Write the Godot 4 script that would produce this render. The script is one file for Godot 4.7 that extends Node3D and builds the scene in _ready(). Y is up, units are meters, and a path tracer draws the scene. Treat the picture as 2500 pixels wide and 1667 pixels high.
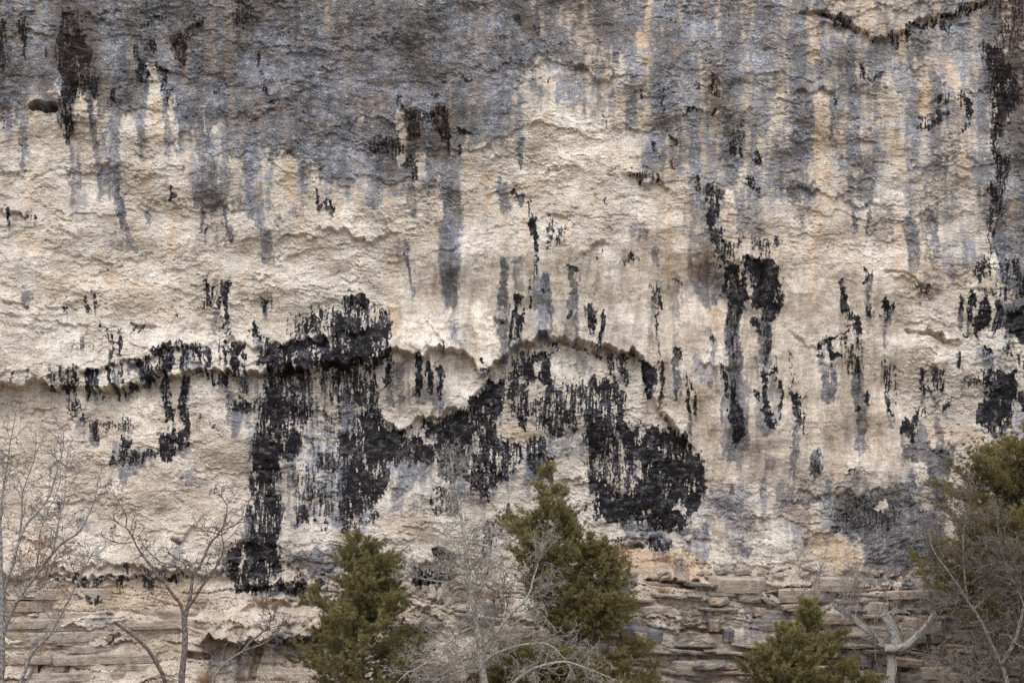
extends Node3D
# A limestone bluff streaked with mineral stains, junipers and bare trees before its foot. Metres, y up; the bluff faces +z.
const X0 := -23.0
const Y0 := -2.0
const WX := 46.0
const WY := 31.5
const EYE := Vector3(0.0, 4.5, 110.0)
const FS := 0.035
const FW := 1315
const FH := 901
const NX := 830
const NY := 800
const TW := 1860
const TH := 1274
enum {K, G, O, W, B, S}
var fld: Array[PackedFloat32Array] = []
var ox := 0.0
var oy := 0.0
var sc := 1.0
var lh := PackedFloat32Array()
var hz: Array = []
var nz := {}
var n_edge: FastNoiseLite
var n_macro: FastNoiseLite
var n_mid: FastNoiseLite
var n_warp: FastNoiseLite
var n_warp2: FastNoiseLite
var n_wfine: FastNoiseLite
var n_drip: FastNoiseLite
var n_lace: FastNoiseLite
var n_blot: FastNoiseLite
var n_grain: FastNoiseLite
var n_tone: FastNoiseLite
var n_bed: FastNoiseLite
var n_vein: FastNoiseLite
var rt := PackedFloat32Array()
var bands: Array = []
var bands2: Array = []
var zz := PackedFloat32Array()
var rng := RandomNumberGenerator.new()
var used := {}

func _ready() -> void:
	rng.seed = 4711
	stage()
	prepare()
	stains()
	ledges()
	fissures()
	cliff()
	ground()
	base_slabs()
	loose_rocks()
	junipers()
	bare_trees()
	dead_wood()
	shrubs()

func stage() -> void:
	var cam := Camera3D.new()
	cam.name = "camera"
	cam.projection = Camera3D.PROJECTION_FRUSTUM
	cam.near = 1.0
	cam.far = 900.0
	cam.size = 26.64 / EYE.z
	cam.frustum_offset = Vector2(0, (13.333 - EYE.y) / EYE.z)
	cam.position = EYE
	add_child(cam)
	cam.current = true
	var sky := ProceduralSkyMaterial.new()
	sky.sky_top_color = Color(0.93, 0.94, 0.97)
	sky.sky_horizon_color = Color(0.80, 0.82, 0.85)
	sky.sky_curve = 0.3
	sky.ground_bottom_color = Color(0.30, 0.27, 0.22)
	sky.ground_horizon_color = Color(0.42, 0.40, 0.36)
	var s := Sky.new()
	s.sky_material = sky
	var e := Environment.new()
	e.background_mode = Environment.BG_SKY
	e.sky = s
	e.tonemap_mode = Environment.TONE_MAPPER_LINEAR
	e.tonemap_exposure = 2.5
	e.sdfgi_enabled = true
	e.ssao_enabled = true
	e.ssil_enabled = true
	var we := WorldEnvironment.new()
	we.name = "world_environment"
	we.environment = e
	add_child(we)
	var sun := DirectionalLight3D.new()
	sun.name = "sun"
	sun.light_energy = 0.2
	sun.light_color = Color(1.0, 0.985, 0.965)
	sun.light_angular_distance = 25.0
	sun.shadow_enabled = true
	sun.rotation_degrees = Vector3(-48, -20, 0)
	add_child(sun)

# ---------------------------------------------------------------- helpers
func noise(key: String, freq: float, oct := 3, sd := 1, kind := FastNoiseLite.FRACTAL_FBM) -> FastNoiseLite:
	var n := FastNoiseLite.new()
	n.noise_type = FastNoiseLite.TYPE_SIMPLEX
	n.frequency = freq
	n.seed = sd
	n.fractal_type = kind if oct > 1 else FastNoiseLite.FRACTAL_NONE
	n.fractal_octaves = oct
	nz[key] = n
	return n

func tile(i: float, j: float) -> void:
	ox = i * 833.33
	oy = j * 555.67
	sc = 834.0 / 2352.0

func full() -> void:
	ox = 0.0
	oy = 0.0
	sc = 2500.0 / 2352.0

func wp(x: float, y: float) -> Vector2:
	return Vector2((ox + x * sc - 1250.0) * 0.016, (1667.0 - oy - y * sc) * 0.016)

# a point z metres before the wall, seen where the wall's point (x, y) is
func at(x: float, y: float, z: float) -> Vector3:
	var p := wp(x, y)
	var k := (EYE.z - z) / EYE.z
	return Vector3(p.x * k, EYE.y + (p.y - EYE.y) * k, z)

func plist(a: Array) -> PackedVector2Array:
	var p := PackedVector2Array()
	for i in range(0, a.size(), 2):
		p.append(wp(a[i], a[i + 1]))
	return p

func put(layer: int, i: int, v: float) -> void:
	if v >= 0.0:
		if v > fld[layer][i]:
			fld[layer][i] = v
	else:
		fld[layer][i] *= 1.0 + v

# an area of stain: a > 0 lays it down, a < 0 wipes it away
func area(layer: int, a: float, soft: float, pts: Array) -> void:
	var p := plist(pts)
	var n := p.size()
	var lo := p[0]
	var hi := p[0]
	for q in p:
		lo = lo.min(q)
		hi = hi.max(q)
	var x0 := clampi(int((lo.x - soft - X0) / FS), 0, FW - 1)
	var x1 := clampi(int((hi.x + soft - X0) / FS) + 1, 0, FW - 1)
	var y0 := clampi(int((lo.y - soft - Y0) / FS), 0, FH - 1)
	var y1 := clampi(int((hi.y + soft - Y0) / FS) + 1, 0, FH - 1)
	var st := 3 if soft >= 0.3 else 2 if soft >= 0.2 else 1
	for j in range(y0, y1 + 1, st):
		var y := Y0 + j * FS
		for i in range(x0, x1 + 1, st):
			var x := X0 + i * FS
			var d := 1e9
			var inside := false
			var q := p[n - 1]
			for e in n:
				var r := p[e]
				var ex := r.x - q.x
				var ey := r.y - q.y
				var wx := x - q.x
				var wy := y - q.y
				var t := clampf((wx * ex + wy * ey) / (ex * ex + ey * ey + 1e-9), 0.0, 1.0)
				var dx := wx - ex * t
				var dy := wy - ey * t
				var dd := dx * dx + dy * dy
				if dd < d:
					d = dd
				if (r.y > y) != (q.y > y) and x < (q.x - r.x) * (y - r.y) / (q.y - r.y) + r.x:
					inside = not inside
				q = r
			d = sqrt(d)
			var v := smoothstep(-soft, soft, d if inside else -d)
			if v > 0.004:
				for jj in st:
					for ii in st:
						if j + jj < FH and i + ii < FW:
							put(layer, (j + jj) * FW + i + ii, a * v)

# a run of stain along a line, w wide at its start and w1 at its end (half widths, in the picture's units)
func run(layer: int, a: float, w: float, pts: Array, w1 := -1.0) -> void:
	var p := plist(pts)
	var n := p.size()
	var ra := w * sc * 0.016
	var rb := (w if w1 < 0.0 else w1) * sc * 0.016
	if n == 1:
		p.append(p[0] + Vector2(0, -0.02))
		n = 2
	for s in n - 1:
		var q := p[s]
		var r := p[s + 1]
		var wa := lerpf(ra, rb, float(s) / (n - 1))
		var wb := lerpf(ra, rb, float(s + 1) / (n - 1))
		var m := maxf(wa, wb) * 1.4 + 0.04
		var x0 := clampi(int((minf(q.x, r.x) - m - X0) / FS), 0, FW - 1)
		var x1 := clampi(int((maxf(q.x, r.x) + m - X0) / FS) + 1, 0, FW - 1)
		var y0 := clampi(int((minf(q.y, r.y) - m - Y0) / FS), 0, FH - 1)
		var y1 := clampi(int((maxf(q.y, r.y) + m - Y0) / FS) + 1, 0, FH - 1)
		var e := r - q
		for j in range(y0, y1 + 1):
			for i in range(x0, x1 + 1):
				var c := Vector2(X0 + i * FS, Y0 + j * FS) - q
				var t := clampf(c.dot(e) / (e.length_squared() + 1e-9), 0.0, 1.0)
				var d := (c - e * t).length() / lerpf(wa, wb, t)
				var v := 1.0 - smoothstep(0.65, 1.25, d)
				if v > 0.004:
					put(layer, j * FW + i, a * v)

# clean rock: neither grey nor black
func clean(a: float, w: float, pts: Array, w1 := -1.0) -> void:
	run(G, -a, w, pts, w1)
	run(K, -a, w, pts, w1)

func clean_area(a: float, soft: float, pts: Array) -> void:
	area(G, -a, soft, pts)
	area(K, -a, soft, pts)

# hanging drips below a line of rock
func drips(layer: int, a: float, x0: float, y0: float, x1: float, y1: float, n: int, w: float, l: float, sd: int) -> void:
	var r := RandomNumberGenerator.new()
	r.seed = sd
	for i in n:
		var t := r.randf()
		var x := lerpf(x0, x1, t)
		var y := lerpf(y0, y1, t) + r.randf_range(-0.15, 0.1) * l
		var ll := l * r.randf_range(0.35, 1.1)
		var ww := w * r.randf_range(0.5, 1.5)
		run(layer, a * r.randf_range(0.8, 1.0), ww, [x, y, x + r.randf_range(-4, 4), y + ll * 0.5, x + r.randf_range(-7, 7), y + ll], ww * 0.5)

# a ledge: the rock above the line stands d metres before the rock below it
func ledge(d: float, up: float, down: float, pts: Array) -> void:
	var p := plist(pts)
	var n := p.size()
	var dx := WX / (NX - 1)
	var dy := WY / (NY - 1)
	var i0 := clampi(int((p[0].x - X0) / dx), 0, NX - 1)
	var i1 := clampi(int((p[n - 1].x - X0) / dx), 0, NX - 1)
	var nn: FastNoiseLite = nz["edge"]
	var s := 0
	for i in range(i0, i1 + 1):
		var x := X0 + i * dx
		while s < n - 2 and x > p[s + 1].x:
			s += 1
		var t := clampf((x - p[s].x) / maxf(p[s + 1].x - p[s].x, 1e-4), 0.0, 1.0)
		var yl := lerpf(p[s].y, p[s + 1].y, t) + nn.get_noise_2d(x * 0.5, d * 91.0 + p[0].y) * 0.2 + snappedf(nn.get_noise_2d(x * 1.3 + 7.0, p[0].y), 0.22) * 0.26
		var f := smoothstep(0.0, 0.9, x - p[0].x) * smoothstep(0.0, 0.9, p[n - 1].x - x)
		if p[0].x < X0 + 3.0:
			f = smoothstep(0.0, 0.9, p[n - 1].x - x)
		if p[n - 1].x > X0 + WX - 3.0:
			f = smoothstep(0.0, 0.9, x - p[0].x)
		f *= 0.85 + 0.5 * nn.get_noise_2d(x * 0.7 + 40.0, p[0].y)
		var j0 := clampi(int((yl - down * 4.0 - Y0) / dy), 0, NY - 1)
		var j1 := clampi(int((yl + up * 4.0 - Y0) / dy), 0, NY - 1)
		for j in range(j0, j1 + 1):
			var h := Y0 + j * dy - yl
			lh[j * NX + i] += d * f * lerpf(-0.45 * exp(minf(h, 0.0) / down), 0.55 * exp(-maxf(h, 0.0) / up), smoothstep(-0.10, 0.06, h))

func numbered(called: String) -> String:
	var k: int = used.get(called, 0)
	used[called] = k + 1
	return called if k == 0 else "%s_%03d" % [called, k]

func thing(called: String, label: String, category: String, p: Vector3, group := "") -> Node3D:
	var o := Node3D.new()
	o.name = numbered(called)
	o.position = p
	o.set_meta("label", label)
	o.set_meta("category", category)
	if group:
		o.set_meta("group", group)
	add_child(o)
	return o

func part(called: String, m: Mesh, mat: Material, parent: Node3D, stuff := false) -> MeshInstance3D:
	var o := MeshInstance3D.new()
	o.name = called
	o.mesh = m
	if mat:
		o.material_override = mat
	if stuff:
		o.set_meta("kind", "stuff")
	parent.add_child(o, true)
	return o

func mat(c: Color, rough := 0.95) -> StandardMaterial3D:
	var m := StandardMaterial3D.new()
	m.albedo_color = c
	m.roughness = rough
	m.metallic_specular = 0.25
	return m

class Build:
	var v := PackedVector3Array()
	var n := PackedVector3Array()
	var c := PackedColorArray()
	var ix := PackedInt32Array()
	var off := Vector3.ZERO

	func tube(p: PackedVector3Array, r: PackedFloat32Array, sides: int, col: Color) -> void:
		var m := p.size()
		var side := Vector3.ZERO
		var first := v.size()
		for i in m:
			var d := (p[mini(i + 1, m - 1)] - p[maxi(i - 1, 0)]).normalized()
			if side == Vector3.ZERO:
				side = d.cross(Vector3(0.3, 0.2, 0.93)).normalized()
			side = (side - d * side.dot(d)).normalized()
			var up := d.cross(side)
			for s in sides:
				var a := TAU * s / sides
				var w := side * cos(a) + up * sin(a)
				v.append(p[i] - off + w * r[i])
				n.append(w)
				c.append(col)
			if i > 0:
				var b := first + (i - 1) * sides
				for s in sides:
					var s2 := (s + 1) % sides
					ix.append_array(PackedInt32Array([b + s, b + sides + s, b + s2, b + s2, b + sides + s, b + sides + s2]))
		for e in 2:
			var b2 := first if e == 0 else first + (m - 1) * sides
			for s in range(1, sides - 1):
				ix.append_array(PackedInt32Array([b2, b2 + s, b2 + s + 1] if e == 0 else [b2, b2 + s + 1, b2 + s]))

	func tri(a: Vector3, b: Vector3, d: Vector3, col: Color) -> void:
		var k := v.size()
		var nn := (d - a).cross(b - a).normalized()
		for q in [a, b, d]:
			v.append(q - off)
			n.append(nn)
			c.append(col)
		ix.append_array(PackedInt32Array([k, k + 1, k + 2]))

	func mesh() -> ArrayMesh:
		var a := []
		a.resize(Mesh.ARRAY_MAX)
		a[Mesh.ARRAY_VERTEX] = v
		a[Mesh.ARRAY_NORMAL] = n
		a[Mesh.ARRAY_COLOR] = c
		a[Mesh.ARRAY_INDEX] = ix
		var m := ArrayMesh.new()
		m.add_surface_from_arrays(Mesh.PRIMITIVE_TRIANGLES, a)
		return m

func prepare() -> void:
	for l in 6:
		var f := PackedFloat32Array()
		f.resize(FW * FH)
		fld.append(f)
	lh.resize(NX * NY)
	rt.resize(4096)
	for i in 4096:
		rt[i] = rng.randf()
	n_edge = noise("edge", 1.0, 3, 11)
	n_macro = noise("macro", 0.11, 3, 21)
	n_mid = noise("mid", 0.42, 4, 22)
	n_warp = noise("warp", 0.9, 3, 23)
	n_warp2 = noise("warp2", 0.9, 3, 24)
	n_wfine = noise("wfine", 5.0, 2, 25)
	n_drip = noise("drip", 1.0, 4, 26)
	n_lace = noise("lace", 4.5, 4, 27, FastNoiseLite.FRACTAL_RIDGED)
	n_blot = noise("blot", 1.7, 4, 28)
	n_grain = noise("grain", 9.0, 3, 29)
	n_tone = noise("tone", 0.35, 4, 30)
	n_bed = noise("bed", 0.12, 3, 31)
	n_vein = noise("vein", 1.0, 3, 32)

# ---------------------------------------------------------------- what is on the rock, read off the bluff a ninth at a time
func stains() -> void:
	full()
	area(G, 0.86, 0.7, [-200, -300, 1230, -300, 1230, 130, 1205, 240, 1190, 330, 1085, 350, 1055, 420, 960, 440, 890, 460, 820, 440, 740, 455, 700, 390, 620, 380, 590, 450, 450, 440, 420, 300, 330, 270, 160, 320, 80, 265, -200, 270])
	area(G, 0.78, 0.5, [1140, -300, 1520, -300, 1500, 60, 1440, 160, 1300, 150, 1230, 140, 1150, 120])
	area(G, 0.70, 0.8, [1220, -300, 2600, -300, 2600, 640, 2330, 620, 2245, 560, 2230, 440, 2050, 400, 1900, 420, 1800, 420, 1740, 450, 1640, 480, 1560, 440, 1450, 410, 1440, 210, 1300, 190, 1230, 200])
	area(O, 0.28, 1.5, [-100, 1290, 700, 1300, 1400, 1300, 2000, 1330, 2600, 1400, 2600, 1700, -100, 1700])
	area(O, 0.22, 1.2, [-100, 900, 300, 920, 560, 1000, 560, 1290, -100, 1290])
	area(O, 0.18, 1.4, [1400, 480, 2200, 500, 2200, 1200, 1640, 1250, 1500, 760])
	area(W, 0.30, 1.2, [-100, 500, 900, 520, 900, 700, 400, 800, -100, 880])
	area(S, 0.9, 0.8, [930, 590, 1560, 570, 1700, 560, 2060, 660, 2100, 1090, 1640, 1090, 1560, 960, 1480, 830, 1260, 770, 1160, 850, 1080, 850, 1040, 960, 900, 970, 880, 720])
	area(B, 0.42, 1.0, [2240, -200, 2600, -200, 2600, 500, 2330, 420, 2260, 300])
	area(B, 0.08, 1.2, [760, -100, 960, -100, 1000, 250, 930, 420, 800, 300])
	area(G, 0.42, 0.6, [560, 880, 760, 840, 900, 1000, 1240, 980, 1300, 1060, 1240, 1130, 900, 1200, 640, 1240, 560, 1100])
	area(G, 0.47, 0.6, [1640, 1110, 2100, 1080, 2150, 1300, 1900, 1250, 1650, 1230])
	area(G, 0.34, 0.8, [-100, 200, 900, 380, 900, 480, 560, 560, -100, 480])
	area(G, 0.50, 0.8, [1540, 400, 2260, 380, 2260, 640, 1900, 540, 1600, 560])
	area(G, 0.14, 0.8, [1000, 600, 1700, 560, 2200, 560, 2250, 1000, 1660, 1000, 1560, 900, 1400, 780, 1160, 830, 900, 800])
	area(G, 0.5, 0.3, [700, 860, 800, 840, 830, 1200, 640, 1250, 650, 1180, 720, 1040])
	area(K, 0.30, 0.3, [720, 870, 800, 860, 810, 1180, 650, 1240, 700, 1060])
	area(G, 0.58, 0.4, [150, 290, 350, 290, 350, 440, 300, 470, 160, 450])
	area(G, 0.6, 0.4, [420, 420, 640, 420, 600, 500, 520, 520, 440, 500])
	area(G, 0.52, 0.4, [1560, 1120, 1680, 1120, 1720, 1220, 1640, 1280, 1560, 1240])
	for st: Array in [[170, 300, 430], [215, 260, 400], [255, 290, 450], [300, 200, 480], [325, 280, 430], [380, 240, 470], [410, 220, 440], [455, 250, 520], [500, 300, 560], [540, 330, 500], [600, 350, 590], [690, 380, 520], [760, 400, 480], [820, 380, 470], [30, 230, 400], [60, 240, 350], [1500, 380, 600], [1580, 400, 620], [1620, 450, 700], [1700, 430, 560], [1840, 400, 520], [1960, 420, 560], [2010, 380, 560], [2120, 420, 600], [2180, 440, 640], [1270, 120, 330], [1330, 60, 220]]:
		run(G, 0.6, 16, [st[0], st[1], st[0] + 4, st[2]], 9)
	upper_left()
	upper_middle()
	upper_right()
	middle_left()
	middle()
	middle_right()
	lower_left()
	lower_middle()
	lower_right()

func upper_left() -> void:
	tile(0, 0)
	# clean rock
	clean_area(0.95, 0.2, [220, 800, 380, 820, 440, 870, 470, 1000, 500, 1180, 485, 1440, 500, 1640, -200, 1640, -200, 1190, 180, 1150, 205, 1000])
	area(W, 0.45, 0.4, [230, 830, 440, 870, 470, 1180, 200, 1250])
	clean(0.7, 30, [110, 860, 120, 1150])
	clean(0.95, 30, [580, 680, 590, 860, 610, 1060, 630, 1300], 50)
	clean(0.95, 13, [670, 640, 685, 830])
	clean(0.8, 9, [695, 860, 705, 980])
	clean(0.6, 14, [765, 900, 770, 1030])
	clean_area(0.85, 0.12, [850, 800, 950, 830, 975, 1080, 1010, 1300, 880, 1320, 850, 1100])
	clean(0.95, 36, [1060, 500, 1070, 600, 1090, 640])
	clean(0.95, 52, [1085, 650, 1090, 900, 1105, 1120])
	run(O, 0.5, 30, [1090, 700, 1100, 1000])
	clean(0.9, 28, [1200, 730, 1215, 880, 1225, 1060], 12)
	clean(0.5, 55, [1510, 900, 1520, 1100])
	clean(0.55, 70, [1590, 1140, 1600, 1320])
	clean(0.4, 60, [1530, 1480, 1600, 1500])
	clean_area(0.55, 0.3, [900, 1260, 1000, 1130, 1180, 1080, 1290, 1150, 1330, 1380, 1400, 1450, 1700, 1430, 1780, 1500, 1800, 1700, 560, 1700, 590, 1300, 680, 1280, 760, 1340, 850, 1290])
	clean_area(0.97, 0.08, [1890, 1130, 1960, 1095, 2060, 1100, 2062, 1440, 1980, 1480, 1890, 1450])
	clean(0.7, 40, [2165, 1150, 2175, 1450])
	clean(0.5, 50, [2270, 1320, 2300, 1500])
	clean(0.6, 12, [1405, 720, 1425, 940])
	# grey runs over it
	run(G, 0.75, 40, [500, 1200, 520, 1430], 20)
	run(G, 0.75, 32, [700, 1180, 700, 1420], 18)
	run(G, 0.8, 30, [815, 1190, 830, 1400, 860, 1560], 18)
	run(G, 0.6, 18, [150, 900, 160, 1180])
	run(G, 0.8, 18, [1395, 1440, 1400, 1560])
	run(G, 0.8, 18, [1555, 1430, 1565, 1568])
	run(G, 0.75, 12, [1020, 1440, 1040, 1550])
	run(G, 0.7, 60, [1340, 1150, 1390, 1420], 30)
	run(G, 0.8, 60, [1760, 1330, 1780, 1560], 30)
	# black
	area(K, 0.90, 0.22, [440, 60, 560, 130, 600, 300, 655, 450, 620, 560, 720, 560, 700, 690, 640, 700, 600, 640, 540, 720, 520, 900, 490, 1000, 450, 940, 440, 700, 470, 600, 395, 440, 430, 300])
	area(B, 0.8, 0.5, [400, 40, 660, 100, 680, 560, 520, 640, 400, 500])
	run(K, 0.66, 38, [185, 200, 200, 330, 195, 450], 18)
	run(K, 0.6, 45, [10, 180, 30, 480])
	run(K, 0.6, 18, [345, 350, 350, 420])
	run(K, 0.7, 26, [960, 380, 985, 530], 36)
	run(K, 0.85, 30, [1000, 510, 1020, 540])
	run(K, 0.85, 26, [1100, 480, 1140, 500, 1140, 590], 14)
	run(K, 0.66, 60, [1240, 300, 1260, 480], 16)
	run(B, 0.8, 70, [1240, 300, 1260, 480], 20)
	run(K, 0.55, 40, [1400, 170, 1310, 240, 1250, 310])
	run(K, 0.6, 26, [985, 210, 1060, 170, 1130, 160])
	run(K, 0.75, 22, [1030, 330, 1080, 330])
	run(K, 0.95, 20, [1500, 645, 1510, 660])
	run(K, 0.9, 26, [790, 680, 795, 740], 14)
	run(K, 0.85, 16, [1130, 640, 1200, 620, 1170, 740], 8)
	run(K, 0.9, 14, [35, 855, 40, 858])
	run(K, 0.7, 12, [1790, 350, 1800, 480, 1840, 640, 1890, 720])
	run(K, 0.9, 17, [1200, 1340, 1215, 1400])
	run(K, 0.9, 13, [2200, 1330, 2212, 1440])
	run(K, 0.85, 24, [2240, 1400, 2290, 1440, 2300, 1500], 12)
	run(K, 0.9, 18, [60, 1470, 70, 1540], 10)
	run(K, 0.55, 18, [100, 1470, 250, 1500])
	run(B, 0.7, 55, [330, 620, 390, 700, 420, 740])
	clean(0.7, 30, [395, 640, 420, 690])
	run(O, 0.6, 30, [1990, 1180, 2010, 1400])
	run(O, 0.7, 20, [1910, 740, 1915, 790])
	run(B, 0.2, 120, [1250, 100, 1700, 130, 1960, 60])
	run(K, 0.4, 80, [1650, 70, 1700, 160])

func upper_middle() -> void:
	tile(1, 0)
	clean_area(0.85, 0.45, [1270, 620, 1330, 520, 1500, 540, 1900, 570, 1940, 700, 1960, 950, 1890, 1080, 1960, 1210, 2240, 1310, 2290, 1500, 2400, 1700, 0, 1700, -20, 1420, 150, 1370, 330, 1420, 560, 1400, 690, 1460, 830, 1380, 840, 1200, 1000, 1170, 1230, 1180, 1255, 950, 1290, 800])
	area(G, 0.42, 0.5, [1240, 480, 1960, 520, 1980, 800, 1760, 840, 1500, 760, 1280, 860])
	area(W, 0.85, 0.9, [1320, 980, 1600, 720, 1760, 900, 1860, 1000, 1830, 1300, 1500, 1320, 1260, 1250])
	area(W, 0.4, 0.6, [30, 1440, 300, 1440, 300, 1600, 30, 1600])
	clean(0.9, 26, [400, 830, 415, 950, 425, 1120])
	clean(0.5, 40, [540, 1120, 570, 1400])
	clean(0.5, 60, [880, 1090, 1100, 1080])
	clean(0.45, 30, [1360, 400, 1385, 560], 50)
	clean(0.35, 60, [180, 830, 230, 900])
	clean(0.35, 45, [1890, 400, 1900, 560])
	clean(0.4, 120, [1600, 120, 1700, 350])
	area(B, 0.45, 0.8, [1530, 60, 1850, 80, 1880, 380, 1600, 420])
	run(G, 0.85, 75, [750, 1080, 760, 1300, 760, 1600])
	run(G, 0.6, 90, [240, 1290, 220, 1420], 50)
	run(G, 0.5, 50, [480, 1300, 500, 1480], 30)
	run(G, 0.8, 60, [1115, 1310, 1120, 1430], 50)
	run(G, 0.85, 32, [1230, 1360, 1230, 1400])
	run(K, 0.85, 20, [1205, 1345, 1250, 1345])
	run(G, 0.75, 42, [1230, 1030, 1245, 1130], 20)
	run(G, 0.6, 45, [1400, 650, 1430, 720])
	run(G, 0.5, 40, [1490, 560, 1500, 620])
	run(G, 0.7, 50, [1970, 600, 2000, 900])
	area(K, 0.42, 0.4, [1790, 820, 1880, 800, 1890, 920, 1800, 920])
	run(K, 0.95, 22, [1195, 115, 1210, 150])
	run(K, 0.95, 26, [855, 575, 880, 590], 20)
	run(K, 0.95, 18, [660, 690, 670, 695])
	run(K, 0.8, 14, [615, 660, 645, 670])
	run(K, 0.8, 14, [1420, 560, 1425, 565])
	run(K, 0.75, 14, [1325, 235, 1340, 240])
	run(K, 0.75, 14, [1090, 290, 1120, 285])
	run(K, 0.7, 14, [35, 690, 45, 700])
	run(K, 0.75, 24, [415, 720, 450, 780, 490, 830, 500, 940], 46)
	run(B, 0.8, 60, [490, 820, 510, 960])
	run(K, 0.5, 40, [560, 820, 590, 850])
	run(K, 0.86, 50, [685, 810, 695, 930])
	run(K, 0.85, 26, [690, 960, 735, 1000, 735, 1050], 14)
	run(B, 0.8, 60, [680, 800, 690, 1080])
	run(K, 0.9, 28, [820, 935, 890, 940])
	run(K, 0.8, 15, [815, 1050, 825, 1070])
	run(K, 0.62, 40, [470, 1120, 510, 1180, 520, 1240], 20)
	run(K, 0.5, 60, [200, 1020, 370, 1030])
	run(K, 0.97, 26, [1325, 1490, 1330, 1650])
	run(K, 0.75, 20, [1450, 1490, 1470, 1560])
	run(K, 0.85, 8, [1285, 1410, 1300, 1490])
	run(K, 0.9, 13, [1822, 1375, 1828, 1400], 5)
	run(K, 0.9, 22, [2150, 1000, 2170, 1050])
	run(K, 0.9, 26, [2255, 960, 2270, 970])
	run(K, 0.8, 18, [2265, 1140, 2275, 1150])
	run(K, 0.55, 26, [1980, 1215, 2080, 1240, 2180, 1245])
	run(K, 0.75, 10, [2215, 640, 2215, 800])
	run(K, 0.7, 12, [2070, 620, 2075, 670])
	run(K, 0.7, 10, [1970, 50, 1975, 70])
	run(O, 0.75, 24, [2110, -50, 2105, 130, 2100, 250])
	run(O, 0.6, 50, [2040, 270, 2060, 310])
	clean(0.6, 40, [2040, 270, 2070, 310])
	clean(0.5, 20, [2110, -30, 2105, 200])
	run(O, 0.7, 40, [980, 1210, 1010, 1230])
	run(O, 0.65, 36, [1020, 1340, 1010, 1440])
	run(O, 0.8, 28, [2300, 390, 2330, 360])
	run(O, 0.5, 50, [250, 700, 270, 780])
	run(O, 0.5, 30, [2080, 860, 2160, 830])
	run(O, 0.4, 60, [1900, 1050, 1930, 1150])
	run(B, 0.5, 60, [1200, 90, 1330, 230])

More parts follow.
